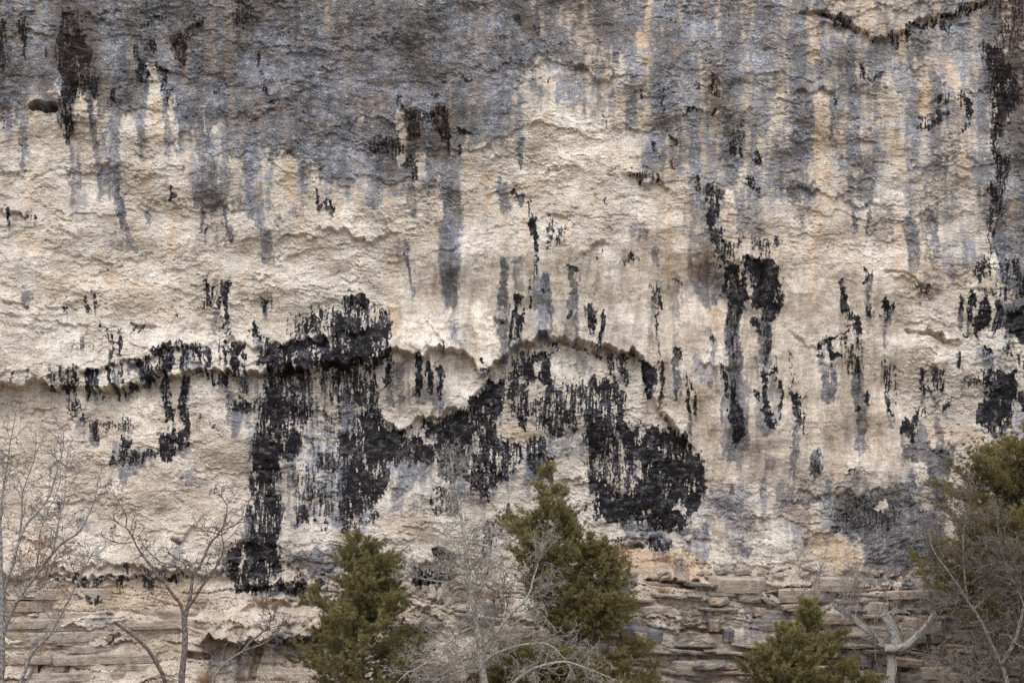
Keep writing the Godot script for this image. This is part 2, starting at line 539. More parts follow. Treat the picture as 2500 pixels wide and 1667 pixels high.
func upper_right() -> void:
	tile(2, 0)
	clean_area(0.62, 0.3, [800, -60, 980, 90, 1130, 150, 1200, 240, 1340, 275, 1480, 255, 1560, 200, 1640, 140, 1600, -60])
	clean_area(0.35, 0.3, [1600, -60, 1700, 130, 1840, 100, 2040, 50, 2080, -60])
	run(O, 0.4, 120, [1100, 60, 1300, 180])
	run(K, 0.72, 16, [960, 125, 1080, 180, 1180, 230, 1320, 275])
	run(K, 0.72, 24, [1500, 270, 1570, 200, 1700, 160, 1830, 110, 2040, 50, 2090, 20])
	run(K, 0.75, 24, [1700, 190, 1830, 200])
	run(K, 0.8, 26, [1480, 265, 1530, 285])
	run(K, 0.6, 30, [1430, 285, 1450, 310])
	area(K, 0.9, 0.25, [2030, 290, 2150, 320, 2210, 420, 2300, 560, 2310, 700, 2200, 880, 2160, 1000, 2195, 1150, 2150, 1190, 2100, 1110, 2040, 1070, 2095, 950, 2120, 820, 2080, 650, 2090, 500, 2040, 400])
	area(K, 0.42, 0.8, [2080, -60, 2500, -60, 2500, 700, 2310, 560, 2210, 380, 2090, 280])
	area(G, 0.8, 0.6, [2180, 700, 2500, 500, 2500, 1700, 2150, 1700, 2190, 1100])
	area(B, 0.9, 0.6, [2080, -60, 2500, -60, 2500, 900, 2300, 900, 2200, 500])
	run(K, 0.66, 40, [2180, 1150, 2170, 1300, 2130, 1480, 2120, 1600])
	run(K, 0.6, 30, [2060, 1320, 2130, 1330])
	area(K, 0.88, 0.12, [1850, 655, 1930, 680, 2000, 680, 1990, 770, 1945, 850, 1890, 760, 1860, 700])
	run(K, 0.85, 34, [1770, 690, 1800, 680, 1790, 730], 20)
	run(K, 0.75, 32, [1610, 880, 1660, 890])
	run(K, 0.8, 20, [1680, 860, 1750, 830, 1820, 820])
	run(K, 0.7, 20, [1900, 920, 1960, 890])
	run(K, 0.62, 22, [1240, 550, 1330, 540, 1350, 520])
	run(K, 0.6, 30, [1215, 460, 1230, 500])
	run(K, 0.75, 30, [200, 580, 200, 680])
	run(B, 0.7, 60, [200, 560, 200, 720])
	run(K, 0.7, 22, [90, 620, 100, 630])
	run(K, 0.75, 20, [210, 790, 225, 800])
	run(K, 0.6, 26, [20, 790, 60, 780])
	run(K, 0.52, 45, [400, 920, 370, 1040])
	run(K, 0.85, 18, [350, 1050, 410, 1055])
	run(K, 0.9, 18, [490, 1100, 515, 1125])
	run(K, 0.8, 24, [440, 1240, 480, 1300, 510, 1300])
	run(K, 0.6, 26, [100, 1260, 190, 1380])
	run(K, 0.97, 36, [200, 1360, 205, 1420, 200, 1530])
	run(K, 0.6, 36, [160, 1320, 240, 1320])
	run(G, 0.9, 60, [1030, 1360, 860, 1310, 750, 1320])
	run(O, 0.8, 50, [880, 130, 890, 260, 880, 440])
	clean(0.6, 45, [880, 150, 885, 420])
	run(O, 0.85, 18, [150, -40, 150, 140])
	run(O, 0.55, 50, [950, 690, 960, 950, 980, 1400])
	clean(0.9, 48, [940, 690, 955, 850, 965, 980])
	clean(0.7, 80, [980, 1000, 1000, 1250, 980, 1500])
	run(O, 0.5, 60, [1640, 480, 1650, 780])
	clean(0.4, 70, [1640, 480, 1650, 780])
	run(O, 0.45, 60, [1430, 950, 1480, 1150])
	clean(0.55, 80, [1430, 720, 1440, 1200])
	clean(0.5, 60, [1400, 560, 1410, 680])
	clean(0.5, 40, [1300, 160, 1080, 290])
	clean(0.45, 50, [1810, 420, 1830, 580])
	run(O, 0.5, 40, [1810, 420, 1830, 580])
	clean(0.4, 70, [640, 760, 650, 980])
	clean(0.4, 60, [560, 1000, 600, 1200])
	clean(0.4, 50, [540, 510, 560, 580])
	clean(0.45, 30, [1190, 470, 1200, 560])
	clean(0.9, 32, [310, 1330, 320, 1440])
	run(W, 0.8, 30, [310, 1330, 320, 1380])
	clean(0.5, 34, [410, 1200, 420, 1240])
	clean_area(0.55, 0.5, [520, 1700, 540, 1380, 700, 1400, 920, 1380, 1120, 1380, 1400, 1180, 1560, 1200, 1900, 1250, 2050, 1380, 2050, 1700])
	clean_area(0.3, 0.5, [1380, 1000, 1900, 980, 2050, 1000, 2050, 1300, 1400, 1300])
	run(G, 0.8, 60, [1260, 1120, 1270, 1250, 1240, 1370], 50)
	run(G, 0.8, 13, [1170, 1420, 1180, 1600])
	run(G, 0.8, 16, [1270, 1420, 1265, 1600])
	run(G, 0.5, 30, [1420, 1450, 1430, 1600])
	run(G, 0.7, 60, [1680, 1500, 1680, 1600])
	run(G, 0.4, 50, [1880, 1280, 1900, 1400])
	run(G, 0.5, 45, [1050, 720, 1040, 900])
	run(K, 0.6, 20, [1045, 690, 1045, 740])

func middle_left() -> void:
	tile(0, 1)
	run(W, 0.7, 60, [0, 1020, 200, 1010, 330, 1020])
	run(O, 0.55, 70, [180, 100, 220, 140])
	run(O, 0.6, 24, [1195, 20, 1215, 160])
	run(O, 0.35, 120, [400, 420, 800, 380, 1100, 560])
	run(W, 0.6, 45, [1090, 190, 1130, 200])
	run(W, 0.5, 60, [900, 150, 1000, 160])
	run(G, 0.5, 60, [760, 60, 800, 130])
	run(G, 0.6, 50, [890, 60, 920, 120])
	run(G, 0.8, 24, [1570, 0, 1590, 120], 18)
	run(G, 0.6, 36, [1840, 60, 1850, 190])
	run(K, 0.6, 20, [1380, 60, 1440, 30])
	run(G, 0.55, 50, [180, 460, 190, 500])
	# small bleeds in the pale face
	run(K, 0.78, 16, [1410, 380, 1420, 440, 1440, 510])
	run(K, 0.72, 16, [1480, 440, 1500, 560], 22)
	run(K, 0.86, 28, [1565, 370, 1555, 480, 1560, 560, 1550, 660], 12)
	area(K, 0.5, 0.15, [1390, 390, 1500, 370, 1600, 370, 1590, 540, 1400, 530])
	run(K, 0.6, 18, [1370, 520, 1460, 510])
	run(G, 0.75, 36, [1485, 590, 1490, 680])
	run(K, 0.5, 7, [1570, 660, 1575, 790])
	run(K, 0.85, 18, [1800, 480, 1830, 500, 1830, 550])
	run(G, 0.8, 22, [1832, 560, 1832, 620])
	run(G, 0.5, 12, [1870, 500, 1870, 540])
	run(K, 0.8, 14, [590, 480, 605, 580], 8)
	run(K, 0.75, 9, [650, 480, 655, 560])
	run(K, 0.5, 6, [640, 470, 700, 445])
	run(K, 0.9, 12, [455, 545, 455, 625], 5)
	run(K, 0.6, 7, [460, 480, 462, 495])
	run(K, 0.88, 9, [742, 665, 755, 740, 780, 800, 830, 860, 835, 890])
	run(K, 0.8, 9, [820, 690, 818, 770, 832, 870])
	run(K, 0.7, 8, [705, 690, 712, 750])
	run(K, 0.7, 12, [770, 850, 765, 880])
	run(K, 0.7, 15, [910, 665, 980, 690])
	run(K, 0.7, 8, [895, 680, 897, 710])
	run(K, 0.85, 13, [1210, 608, 1222, 625])
	area(K, 0.36, 0.3, [400, 780, 540, 760, 650, 800, 640, 880, 420, 860])
	area(K, 0.46, 0.3, [1960, 640, 2100, 560, 2400, 540, 2400, 760, 2000, 760])
	run(K, 0.8, 45, [2100, 680, 2160, 660])
	run(K, 0.6, 40, [2310, 580, 2380, 600])
	run(G, 0.8, 12, [120, 985, 100, 1080])
	run(K, 0.7, 9, [110, 990, 138, 985])
	run(G, 0.6, 9, [212, 965, 210, 1030])
	run(G, 0.75, 14, [285, 965, 290, 1050], 8)
	# the dripping black band along the lip
	area(K, 0.6, 0.12, [330, 1015, 470, 985, 560, 1000, 545, 1105, 420, 1110, 330, 1095])
	area(K, 0.93, 0.07, [590, 990, 700, 985, 700, 1080, 600, 1090])
	drips(K, 0.95, 360, 960, 560, 980, 9, 9, 110, 1)
	drips(G, 0.8, 380, 990, 540, 1000, 5, 12, 80, 2)
	run(K, 0.66, 45, [440, 1110, 500, 1150, 540, 1290], 26)
	drips(K, 0.8, 590, 1080, 710, 1080, 8, 10, 130, 3)
	run(K, 0.62, 26, [790, 1120, 870, 1130, 950, 1110])
	drips(K, 0.75, 740, 960, 860, 950, 8, 10, 160, 4)
	run(K, 0.9, 12, [745, 970, 765, 1060, 810, 1130, 820, 1190])
	run(G, 0.7, 20, [820, 1010, 830, 1090])
	area(K, 0.95, 0.06, [885, 935, 1050, 905, 1080, 1040, 1010, 1100, 990, 1060, 940, 960])
	run(G, 0.8, 24, [905, 950, 930, 1000])
	area(K, 0.95, 0.06, [1110, 930, 1210, 890, 1200, 1010, 1120, 1020])
	run(K, 0.9, 30, [1180, 830, 1190, 880])
	run(K, 0.75, 16, [1240, 810, 1340, 840, 1440, 830])
	drips(K, 0.92, 1060, 820, 1150, 830, 6, 9, 200, 5)
	drips(K, 0.95, 1220, 850, 1450, 830, 16, 11, 170, 6)
	drips(G, 0.7, 1230, 880, 1460, 860, 9, 12, 150, 7)
	area(K, 0.97, 0.06, [1530, 815, 1690, 795, 1705, 975, 1590, 1000, 1548, 960])
	run(K, 0.9, 9, [1508, 810, 1515, 960], 5)
	clean(0.97, 9, [1588, 850, 1592, 970], 15)
	clean(0.97, 8, [1655, 840, 1668, 960], 12)
	clean(0.9, 14, [1712, 760, 1690, 860])
	run(K, 0.9, 26, [1760, 680, 1770, 750])
	area(K, 0.93, 0.14, [1690, 740, 1800, 750, 1900, 800, 2000, 800, 2100, 740, 2200, 745, 2420, 720, 2420, 990, 2150, 975, 2100, 1030, 1900, 990, 1760, 970, 1830, 830])
	drips(K, -0.95, 1720, 850, 1810, 880, 8, 6, 110, 8)
	drips(K, -0.95, 1990, 870, 2050, 880, 5, 6, 100, 9)
	drips(K, -0.9, 2160, 840, 2230, 850, 5, 7, 90, 10)
	drips(K, -0.85, 1880, 870, 2130, 880, 6, 4, 90, 11)
	run(K, -0.9, 7, [1822, 770, 1825, 820])
	area(K, 0.55, 0.2, [2180, 960, 2420, 930, 2420, 1100, 2200, 1120, 2150, 1060])
	# what has run down the alcove's back wall
	area(K, 0.9, 0.2, [1830, 970, 2120, 980, 2145, 1280, 2100, 1400, 2050, 1600, 1720, 1600, 1760, 1400, 1780, 1200, 1830, 1080])
	area(K, -0.35, 0.15, [1880, 1040, 2130, 1020, 2130, 1110, 1960, 1120])
	area(K, -0.35, 0.12, [2000, 1150, 2140, 1130, 2140, 1230, 2010, 1230])
	area(K, -0.3, 0.15, [1960, 1280, 2120, 1290, 2080, 1400, 1980, 1360])
	run(K, 0.78, 50, [1130, 1040, 1140, 1150, 1160, 1320], 24)
	run(K, 0.85, 42, [1280, 1060, 1240, 1220, 1280, 1330, 1280, 1460], 34)
	area(K, 0.85, 0.15, [1040, 1600, 1090, 1460, 1190, 1400, 1310, 1400, 1310, 1470, 1200, 1600])
	area(K, 0.45, 0.2, [1060, 1420, 1230, 1340, 1220, 1420, 1060, 1470])
	area(K, 0.52, 0.15, [1420, 1010, 1600, 1010, 1570, 1110, 1450, 1090])
	run(K, 0.72, 26, [1480, 1070, 1540, 1080])
	run(K, 0.6, 45, [1640, 1010, 1680, 1130], 24)
	area(K, 0.88, 0.12, [1590, 1190, 1700, 1190, 1760, 1220, 1690, 1295, 1595, 1280])
	run(G, 0.75, 46, [1620, 1310, 1630, 1400], 36)
	run(G, 0.6, 16, [1580, 1150, 1585, 1240])
	run(G, 0.7, 20, [1690, 1040, 1690, 1140])
	area(K, 0.5, 0.2, [1340, 1300, 1400, 1330, 1400, 1370, 1340, 1370])
	run(K, 0.6, 14, [1460, 1360, 1500, 1350])
	area(K, 0.47, 0.2, [700, 1330, 920, 1310, 920, 1410, 800, 1440, 700, 1400])
	run(K, 0.7, 30, [640, 1360, 670, 1420])
	run(G, 0.8, 40, [640, 1370, 655, 1460])
	run(G, 0.65, 35, [540, 1390, 560, 1470])
	drips(K, 0.6, 460, 1230, 700, 1330, 12, 8, 80, 12)
	area(K, 0.45, 0.2, [440, 1180, 560, 1200, 640, 1340, 560, 1360, 470, 1300])
	run(K, 0.75, 34, [870, 1480, 850, 1600])
	run(G, 0.8, 40, [800, 1500, 790, 1600])
	run(G, 0.5, 40, [2230, 1290, 2240, 1290])
	run(G, 0.5, 60, [2280, 1400, 2300, 1500])
	run(G, 0.7, 24, [1745, 1420, 1730, 1568])
	run(W, 0.5, 80, [560, 1100, 800, 1230, 1000, 1260])

func middle() -> void:
	tile(1, 1)
	run(O, 0.55, 45, [340, 250, 345, 420, 370, 600, 380, 740])
	run(W, 0.8, 120, [500, 720, 620, 740])
	run(W, 0.7, 70, [950, 560, 1010, 780, 1000, 920])
	run(O, 0.3, 60, [900, 560, 960, 880])
	area(G, 0.8, 0.15, [655, -30, 830, -30, 835, 270, 800, 430, 815, 830, 770, 830, 740, 600, 700, 560, 670, 320])
	run(G, -0.5, 14, [745, 560, 740, 640])
	run(G, -0.6, 9, [775, 550, 778, 650])
	run(G, 0.7, 22, [450, 210, 480, 330, 485, 490], 14)
	run(K, 0.5, 10, [440, 210, 470, 240])
	run(G, 0.4, 60, [400, 100, 420, 180])
	run(G, 0.82, 28, [1110, 220, 1125, 330, 1110, 560], 36)
	run(G, 0.5, 40, [1210, 240, 1230, 420])
	run(G, 0.6, 20, [1200, 250, 1260, 240])
	run(G, 0.78, 36, [1105, 640, 1115, 760, 1110, 890])
	run(K, 0.8, 12, [1095, 640, 1110, 650])
	area(K, 0.97, 0.05, [1185, 470, 1205, 460, 1245, 495, 1215, 560, 1260, 590, 1262, 700, 1240, 780, 1145, 805, 1150, 720, 1165, 570, 1185, 540])
	clean(0.97, 7, [1195, 610, 1193, 690, 1196, 750])
	run(K, 0.9, 14, [1155, 800, 1155, 830])
	run(G, 0.85, 44, [1405, 350, 1400, 550], 52)
	run(K, 0.62, 28, [1405, 350, 1410, 410])
	run(G, 0.6, 26, [1340, 340, 1345, 560])
	run(G, 0.62, 46, [1395, 560, 1400, 750])
	run(G, -0.7, 7, [1408, 560, 1415, 700])
	run(K, 0.6, 10, [1290, 320, 1300, 560])
	run(K, 0.97, 28, [1322, -40, 1330, 40, 1330, 130], 22)
	run(K, 0.75, 18, [1330, 190, 1335, 260])
	run(K, 0.5, 14, [1325, 270, 1330, 400])
	run(K, 0.66, 12, [1462, -30, 1460, 60, 1440, 140])
	area(K, 0.42, 0.15, [1400, 60, 1540, -20, 1520, 120, 1420, 190])
	run(K, 0.9, 20, [1560, 270, 1600, 265, 1622, 320])
	run(G, 0.85, 30, [1590, 310, 1595, 420, 1580, 590])
	run(K, 0.9, 15, [1580, 580, 1580, 610])
	run(G, 0.7, 42, [1595, 630, 1590, 750])
	run(K, 0.4, 8, [1740, 150, 1740, 230])
	run(K, 0.45, 6, [1775, 140, 1775, 180])
	run(K, 0.8, 20, [1715, 560, 1720, 640, 1712, 730])
	area(K, 0.45, 0.12, [1660, 540, 1760, 520, 1750, 620, 1690, 640])
	run(K, 0.93, 15, [1800, 575, 1795, 680, 1770, 800], 22)
	area(K, 0.5, 0.15, [1900, 230, 2060, 210, 2060, 240, 1930, 290])
	run(K, 0.7, 9, [1985, 200, 1990, 240])
	run(G, 0.5, 60, [2030, 0, 2040, 60])
	run(K, 0.6, 7, [2010, 430, 2060, 470])
	area(K, 0.62, 0.1, [2125, 395, 2205, 395, 2215, 560, 2185, 610, 2130, 540])
	run(K, 0.9, 13, [2160, 630, 2175, 720, 2170, 860], 8)
	run(G, 0.6, 20, [2125, 520, 2135, 700])
	run(K, 0.85, 15, [2185, 920, 2195, 1060, 2190, 1160])
	run(G, 0.7, 12, [2190, 1160, 2195, 1260])
	run(K, 0.9, 24, [2300, 860, 2310, 900])
	run(G, 0.9, 20, [2300, 900, 2295, 1020, 2305, 1140])
	run(G, 0.5, 40, [2280, 350, 2310, 560])
	run(K, 0.6, 20, [2290, 360, 2320, 400])
	run(G, 0.4, 16, [2285, 680, 2290, 860])
	run(O, 0.85, 16, [2260, 210, 2275, 280, 2250, 350])
	run(O, 0.5, 30, [2270, 20, 2280, 80])
	# the black corner left of the pale bulge
	area(K, 0.93, 0.12, [-40, 600, 60, 610, 120, 640, 180, 700, 330, 640, 345, 780, 350, 900, 300, 920, 230, 920, -40, 940])
	area(K, 0.6, 0.2, [-40, 560, 60, 500, 150, 480, 220, 560, 330, 560, 330, 680, 180, 700, 60, 620])
	run(K, 0.9, 50, [70, 500, 150, 500])
	drips(K, -0.95, 10, 780, 300, 800, 6, 5, 110, 21)
	run(K, -0.8, 10, [210, 560, 230, 640])
	area(K, 0.68, 0.2, [-40, 930, 260, 930, 240, 1240, 120, 1230, -40, 1200])
	run(K, 0.8, 30, [90, 960, 120, 1100])
	run(K, 0.8, 30, [190, 1000, 210, 1230])
	run(K, 0.75, 34, [320, 900, 330, 1010, 320, 1080])
	run(G, 0.75, 40, [340, 960, 330, 1220])
	run(G, 0.62, 40, [400, 950, 405, 1200])
	run(B, 0.5, 30, [400, 950, 405, 1100])
	run(K, 0.97, 28, [540, 900, 545, 1110])
	run(K, 0.97, 20, [600, 935, 605, 1020, 605, 1110], 24)
	run(K, 0.97, 26, [665, 940, 680, 1040, 670, 1140])
	clean(0.95, 6, [580, 940, 583, 1140])
	clean(0.95, 6, [640, 980, 636, 1150])
	run(G, 0.55, 70, [560, 1140, 640, 1160, 660, 1200])
	run(G, 0.4, 20, [460, 930, 470, 1200])
	run(K, 0.8, 12, [690, 840, 695, 820])
	run(K, 0.9, 26, [960, 970, 1010, 980])
	run(W, 0.5, 60, [860, 1000, 840, 1090])
	# alcove
	area(K, 0.93, 0.14, [890, 1180, 1030, 1040, 1120, 1060, 1105, 1260, 1010, 1290, 900, 1260])
	area(K, 0.88, 0.25, [290, 1350, 480, 1370, 720, 1290, 900, 1230, 960, 1270, 1100, 1280, 1010, 1340, 930, 1450, 900, 1620, -40, 1620, -40, 1440, 100, 1260, 240, 1260])
	area(K, 0.9, 0.2, [80, 1240, 260, 1260, 330, 1400, 340, 1620, 60, 1620])
	area(K, 0.92, 0.2, [720, 1300, 880, 1280, 900, 1400, 880, 1500, 780, 1600, 720, 1500])
	clean(0.8, 34, [560, 1400, 610, 1460])
	clean(0.8, 12, [640, 1440, 640, 1470])
	clean(0.5, 50, [480, 1390, 520, 1400])
	run(G, 0.7, 60, [40, 1290, 100, 1260])
	area(K, 0.62, 0.25, [1130, 1000, 1190, 900, 1440, 1140, 1690, 1060, 1680, 1330, 1560, 1420, 1300, 1320, 1110, 1300])
	area(K, 0.86, 0.15, [1180, 890, 1300, 850, 1420, 830, 1440, 900, 1465, 1010, 1455, 1140, 1400, 1150, 1350, 1050, 1290, 1110, 1270, 1060, 1185, 1050])
	clean(0.95, 34, [1330, 930, 1350, 960])
	clean(0.9, 40, [1335, 1080, 1330, 1160])
	run(K, 0.85, 30, [1490, 1170, 1510, 1270])
	area(K, 0.72, 0.2, [1330, 1150, 1440, 1180, 1400, 1310, 1310, 1290])
	area(K, 0.68, 0.2, [1520, 1050, 1600, 1060, 1610, 1190, 1540, 1200])
	run(K, 0.66, 22, [1175, 1110, 1185, 1240])
	run(K, 0.5, 36, [1230, 1080, 1220, 1180])
	area(K, 0.92, 0.25, [1690, 1050, 1880, 1040, 1970, 1150, 1960, 1320, 2010, 1400, 2060, 1620, 1690, 1620, 1660, 1400, 1680, 1200])
	area(K, -0.22, 0.25, [1660, 1120, 1900, 1120, 1960, 1260, 1900, 1300, 1720, 1260])
	area(K, 0.8, 0.15, [1400, 1330, 1550, 1320, 1570, 1420, 1440, 1450, 1310, 1335])
	run(K, 0.88, 34, [1220, 1320, 1250, 1370], 20)
	run(K, 0.62, 16, [1640, 850, 1760, 860, 1930, 880, 2020, 900])
	area(K, 0.7, 0.2, [1720, 870, 1940, 900, 2000, 1040, 1930, 1060, 1840, 960])
	run(K, 0.7, 14, [1450, 800, 1470, 830])
	area(K, 0.97, 0.05, [2050, 905, 2110, 925, 2158, 950, 2155, 1060, 2130, 1160, 2095, 1160, 2062, 1040])
	area(K, 0.94, 0.25, [2060, 1330, 2200, 1370, 2400, 1440, 2400, 1620, 2000, 1620, 1990, 1450])
	clean(0.7, 30, [2080, 1370, 2070, 1460])
	clean(0.55, 30, [1895, 1430, 1920, 1500, 1925, 1600])
	run(K, 0.72, 90, [1010, 1380, 1050, 1560])
	run(K, 0.75, 70, [1340, 1480, 1360, 1600])
	run(K, 0.75, 60, [1080, 1530, 1200, 1540])
	run(G, 0.55, 90, [1480, 1490, 1600, 1480])
	run(G, 0.6, 70, [1670, 1520, 1720, 1530])
	run(O, 0.7, 70, [1180, 1420, 1290, 1430])
	run(W, 0.6, 110, [1530, 900, 1700, 960])
	area(G, 0.5, 0.3, [1480, 860, 1700, 870, 1740, 1000, 1600, 1060, 1500, 1000])

func middle_right() -> void:
	tile(2, 1)
	# the big keyhole stain and what hangs under it
	run(K, 0.7, 55, [200, 50, 270, 110, 260, 220], 40)
	area(K, 0.52, 0.2, [300, 60, 660, 70, 690, 140, 560, 210, 480, 150, 340, 220, 240, 260, 230, 140])
	clean(0.9, 45, [400, 190, 470, 170])
	clean(0.6, 24, [430, 120, 435, 140])
	area(K, 0.95, 0.09, [300, 255, 390, 245, 440, 205, 520, 205, 640, 235, 665, 330, 675, 540, 620, 650, 560, 650, 530, 550, 430, 520, 410, 575, 330, 575, 278, 470, 290, 330])
	clean(0.97, 18, [405, 260, 415, 360])
	clean(0.85, 8, [450, 270, 460, 480], 14)
	clean(0.7, 7, [620, 450, 640, 500])
	clean(0.8, 14, [540, 560, 545, 700])
	run(K, 0.85, 34, [500, 640, 520, 690])
	run(G, 0.7, 70, [230, 330, 250, 460])
	run(G, 0.55, 90, [130, 330, 180, 440])
	area(G, 0.55, 0.5, [-20, 0, 230, 20, 240, 270, 100, 240, 0, 120])
	run(G, 0.9, 58, [345, 580, 340, 760, 360, 1000])
	run(K, 0.56, 50, [340, 600, 350, 860])
	run(G, 0.82, 55, [560, 660, 560, 780, 570, 900])
	run(K, 0.55, 45, [570, 700, 580, 850])
	clean(0.9, 26, [440, 600, 440, 800])
	run(G, 0.72, 85, [350, 1020, 360, 1300, 350, 1500], 95)
	area(K, 0.98, 0.06, [328, 1065, 375, 1075, 388, 1190, 420, 1290, 402, 1440, 370, 1495, 332, 1440, 312, 1330, 322, 1200])
	run(K, 0.97, 20, [268, 950, 285, 1040, 290, 1140])
	run(G, 0.8, 20, [285, 1150, 275, 1320])
	run(K, 0.97, 13, [22, 1020, 20, 1150, 32, 1260])
	run(K, 0.85, 7, [55, 1040, 60, 1190])
	run(K, 0.93, 15, [75, 1180, 88, 1300])
	run(G, 0.75, 22, [38, 1290, 50, 1420], 30)
	run(K, 0.97, 16, [570, 990, 580, 1130, 582, 1260, 600, 1380], 26)
	run(K, 0.95, 17, [625, 950, 640, 960, 610, 1010])
	run(K, 0.9, 14, [560, 890, 590, 900, 560, 940])
	run(K, 0.85, 15, [655, 1070, 670, 1160, 662, 1270])
	run(K, 0.7, 6, [660, 880, 655, 980])
	run(K, 0.85, 16, [485, 1145, 525, 1150])
	run(K, 0.9, 13, [550, 1240, 552, 1275])
	run(G, 0.7, 36, [525, 1170, 510, 1290, 560, 1420])
	run(G, 0.6, 36, [635, 1060, 640, 1310])
	run(G, 0.6, 14, [440, 1060, 445, 1190])
	run(G, 0.7, 20, [500, 900, 520, 1050])
	run(G, 0.62, 40, [110, 930, 160, 1050, 200, 980])
	run(G, 0.6, 16, [185, 850, 190, 1040])
	run(K, 0.75, 20, [185, 740, 190, 780])
	run(G, 0.5, 36, [150, 700, 190, 820])
	run(K, 0.75, 8, [735, 870, 748, 930, 755, 1110])
	run(K, 0.98, 24, [768, 1140, 780, 1250, 778, 1350])
	run(G, 0.85, 20, [772, 1360, 775, 1600], 28)
	run(K, 0.88, 8, [825, 1165, 822, 1290, 825, 1390])
	run(G, 0.6, 10, [855, 1150, 850, 1180])
	# the slanting stain right of it
	run(K, 0.8, 36, [1095, 410, 1105, 500, 1130, 570])
	run(K, 0.92, 26, [1150, 590, 1180, 640, 1182, 730])
	area(K, 0.42, 0.15, [1060, 420, 1170, 560, 1220, 780, 1130, 720, 1070, 580])
	run(K, 0.88, 13, [1130, 725, 1060, 760, 990, 800, 940, 795])
	run(K, 0.96, 30, [1010, 830, 1030, 875, 1060, 890])
	run(K, 0.93, 17, [945, 870, 955, 900])
	run(K, 0.93, 12, [1015, 945, 1025, 948])
	area(K, 0.6, 0.15, [1080, 780, 1250, 790, 1240, 950, 1200, 1000, 1100, 1000])
	run(K, 0.85, 22, [1170, 870, 1200, 1000])
	area(G, 0.88, 0.08, [930, 955, 1060, 955, 1062, 1170, 1000, 1230, 965, 1200, 940, 1060])
	clean(0.8, 6, [998, 990, 998, 1040])
	run(G, 0.9, 45, [1190, 1010, 1185, 1150])
	run(G, 0.7, 34, [1225, 1180, 1235, 1350, 1230, 1500])
	run(K, 0.93, 12, [1212, 1230, 1222, 1255])
	run(K, 0.85, 11, [1265, 1160, 1268, 1230])
	run(G, 0.8, 26, [1265, 350, 1270, 480, 1260, 600], 20)
	run(G, -0.6, 6, [1255, 400, 1262, 540])
	run(K, 0.9, 8, [1222, 300, 1245, 345, 1242, 390])
	run(K, 0.9, 8, [1285, 295, 1275, 340])
	run(K, 0.85, 13, [1255, 590, 1285, 592])
	run(G, 0.4, 24, [1265, 610, 1270, 700])
	run(K, 0.93, 13, [1378, 490, 1395, 560, 1400, 600], 20)
	run(K, 0.8, 11, [1415, 540, 1430, 580])
	run(G, 0.75, 12, [1395, 610, 1390, 720, 1395, 820])
	run(G, 0.5, 12, [1430, 600, 1430, 660])
	run(K, 0.8, 7, [1350, 600, 1355, 640])
	run(K, 0.75, 10, [1390, 940, 1400, 990, 1400, 1100, 1420, 1190, 1445, 1280])
	area(K, 0.42, 0.15, [1370, 930, 1470, 930, 1490, 1200, 1420, 1260])
	run(G, 0.6, 14, [1440, 1280, 1445, 1390])
	run(G, 0.85, 48, [1555, -30, 1575, 130, 1570, 290], 40)
	run(G, 0.8, 50, [1700, -30, 1705, 60, 1690, 190])
	run(G, 0.6, 30, [1660, 230, 1650, 340])
	clean(0.85, 10, [1685, 60, 1682, 130])
	clean(0.85, 8, [1725, 110, 1718, 190])
	clean(0.8, 10, [1745, 0, 1748, 60])
	run(B, 0.5, 80, [1700, 330, 1690, 440])
	run(K, 0.85, 16, [1610, 420, 1650, 440, 1690, 440])
	run(G, 0.4, 70, [1600, 560, 1700, 600])
	run(K, 0.75, 20, [1640, 1000, 1650, 1070, 1670, 1140])
	run(K, 0.6, 24, [1690, 1060, 1700, 1120])
	area(K, 0.48, 0.12, [1690, 970, 1800, 980, 1820, 1120, 1740, 1090])
	run(K, 0.75, 20, [1740, 1110, 1790, 1120])
	run(G, 0.75, 14, [1655, 1150, 1660, 1250])
	run(G, 0.7, 34, [1745, 1130, 1750, 1230])
	run(K, 0.72, 15, [1850, 1170, 1830, 1220, 1790, 1255])
	run(K, 0.9, 7, [1640, 990, 1640, 1040])
	area(K, 0.88, 0.1, [1510, 1325, 1600, 1325, 1602, 1465, 1500, 1440])
	run(K, 0.93, 16, [1610, 1300, 1615, 1340])
	run(K, 0.6, 9, [1630, 1290, 1690, 1280])
	area(G, 0.88, 0.12, [1500, 1470, 1700, 1470, 1780, 1500, 1810, 1620, 1500, 1620])
	run(G, 0.6, 60, [1630, 1400, 1640, 1480])
	run(G, 0.6, 34, [1770, 1340, 1790, 1470])
	# the dark right edge
	run(K, 0.97, 14, [1922, 480, 1915, 590])
	run(K, 0.93, 17, [1985, 465, 1975, 560, 1985, 630])
	clean(0.9, 6, [1945, 490, 1940, 620])
	run(G, 0.8, 20, [1915, 600, 1912, 710])
	run(G, 0.8, 20, [1985, 640, 1980, 720])
	area(K, 0.97, 0.06, [2030, 485, 2100, 495, 2112, 650, 2070, 740, 2015, 765, 2008, 650])
	area(K, 0.94, 0.12, [2070, 1000, 2170, 980, 2285, 985, 2295, 1200, 2262, 1330, 2205, 1440, 2120, 1410, 2015, 1310, 2060, 1210, 2100, 1150, 2060, 1080])
	run(K, 0.6, 20, [1920, 1060, 2050, 1050])
	run(K, 0.5, 16, [1940, 1090, 2040, 1080])
	area(G, 0.85, 0.3, [2080, -30, 2500, -30, 2500, 600, 2300, 520, 2200, 450, 2120, 300])
	area(K, 0.68, 0.2, [2080, -30, 2150, 20, 2110, 100, 2150, 240, 2110, 360, 2050, 400, 1970, 290, 2080, 180])
	area(K, 0.62, 0.2, [2160, 190, 2250, 260, 2220, 420, 2150, 400])
	run(K, 0.75, 40, [2280, 260, 2310, 320])
	run(K, 0.65, 40, [2330, 380, 2380, 470])
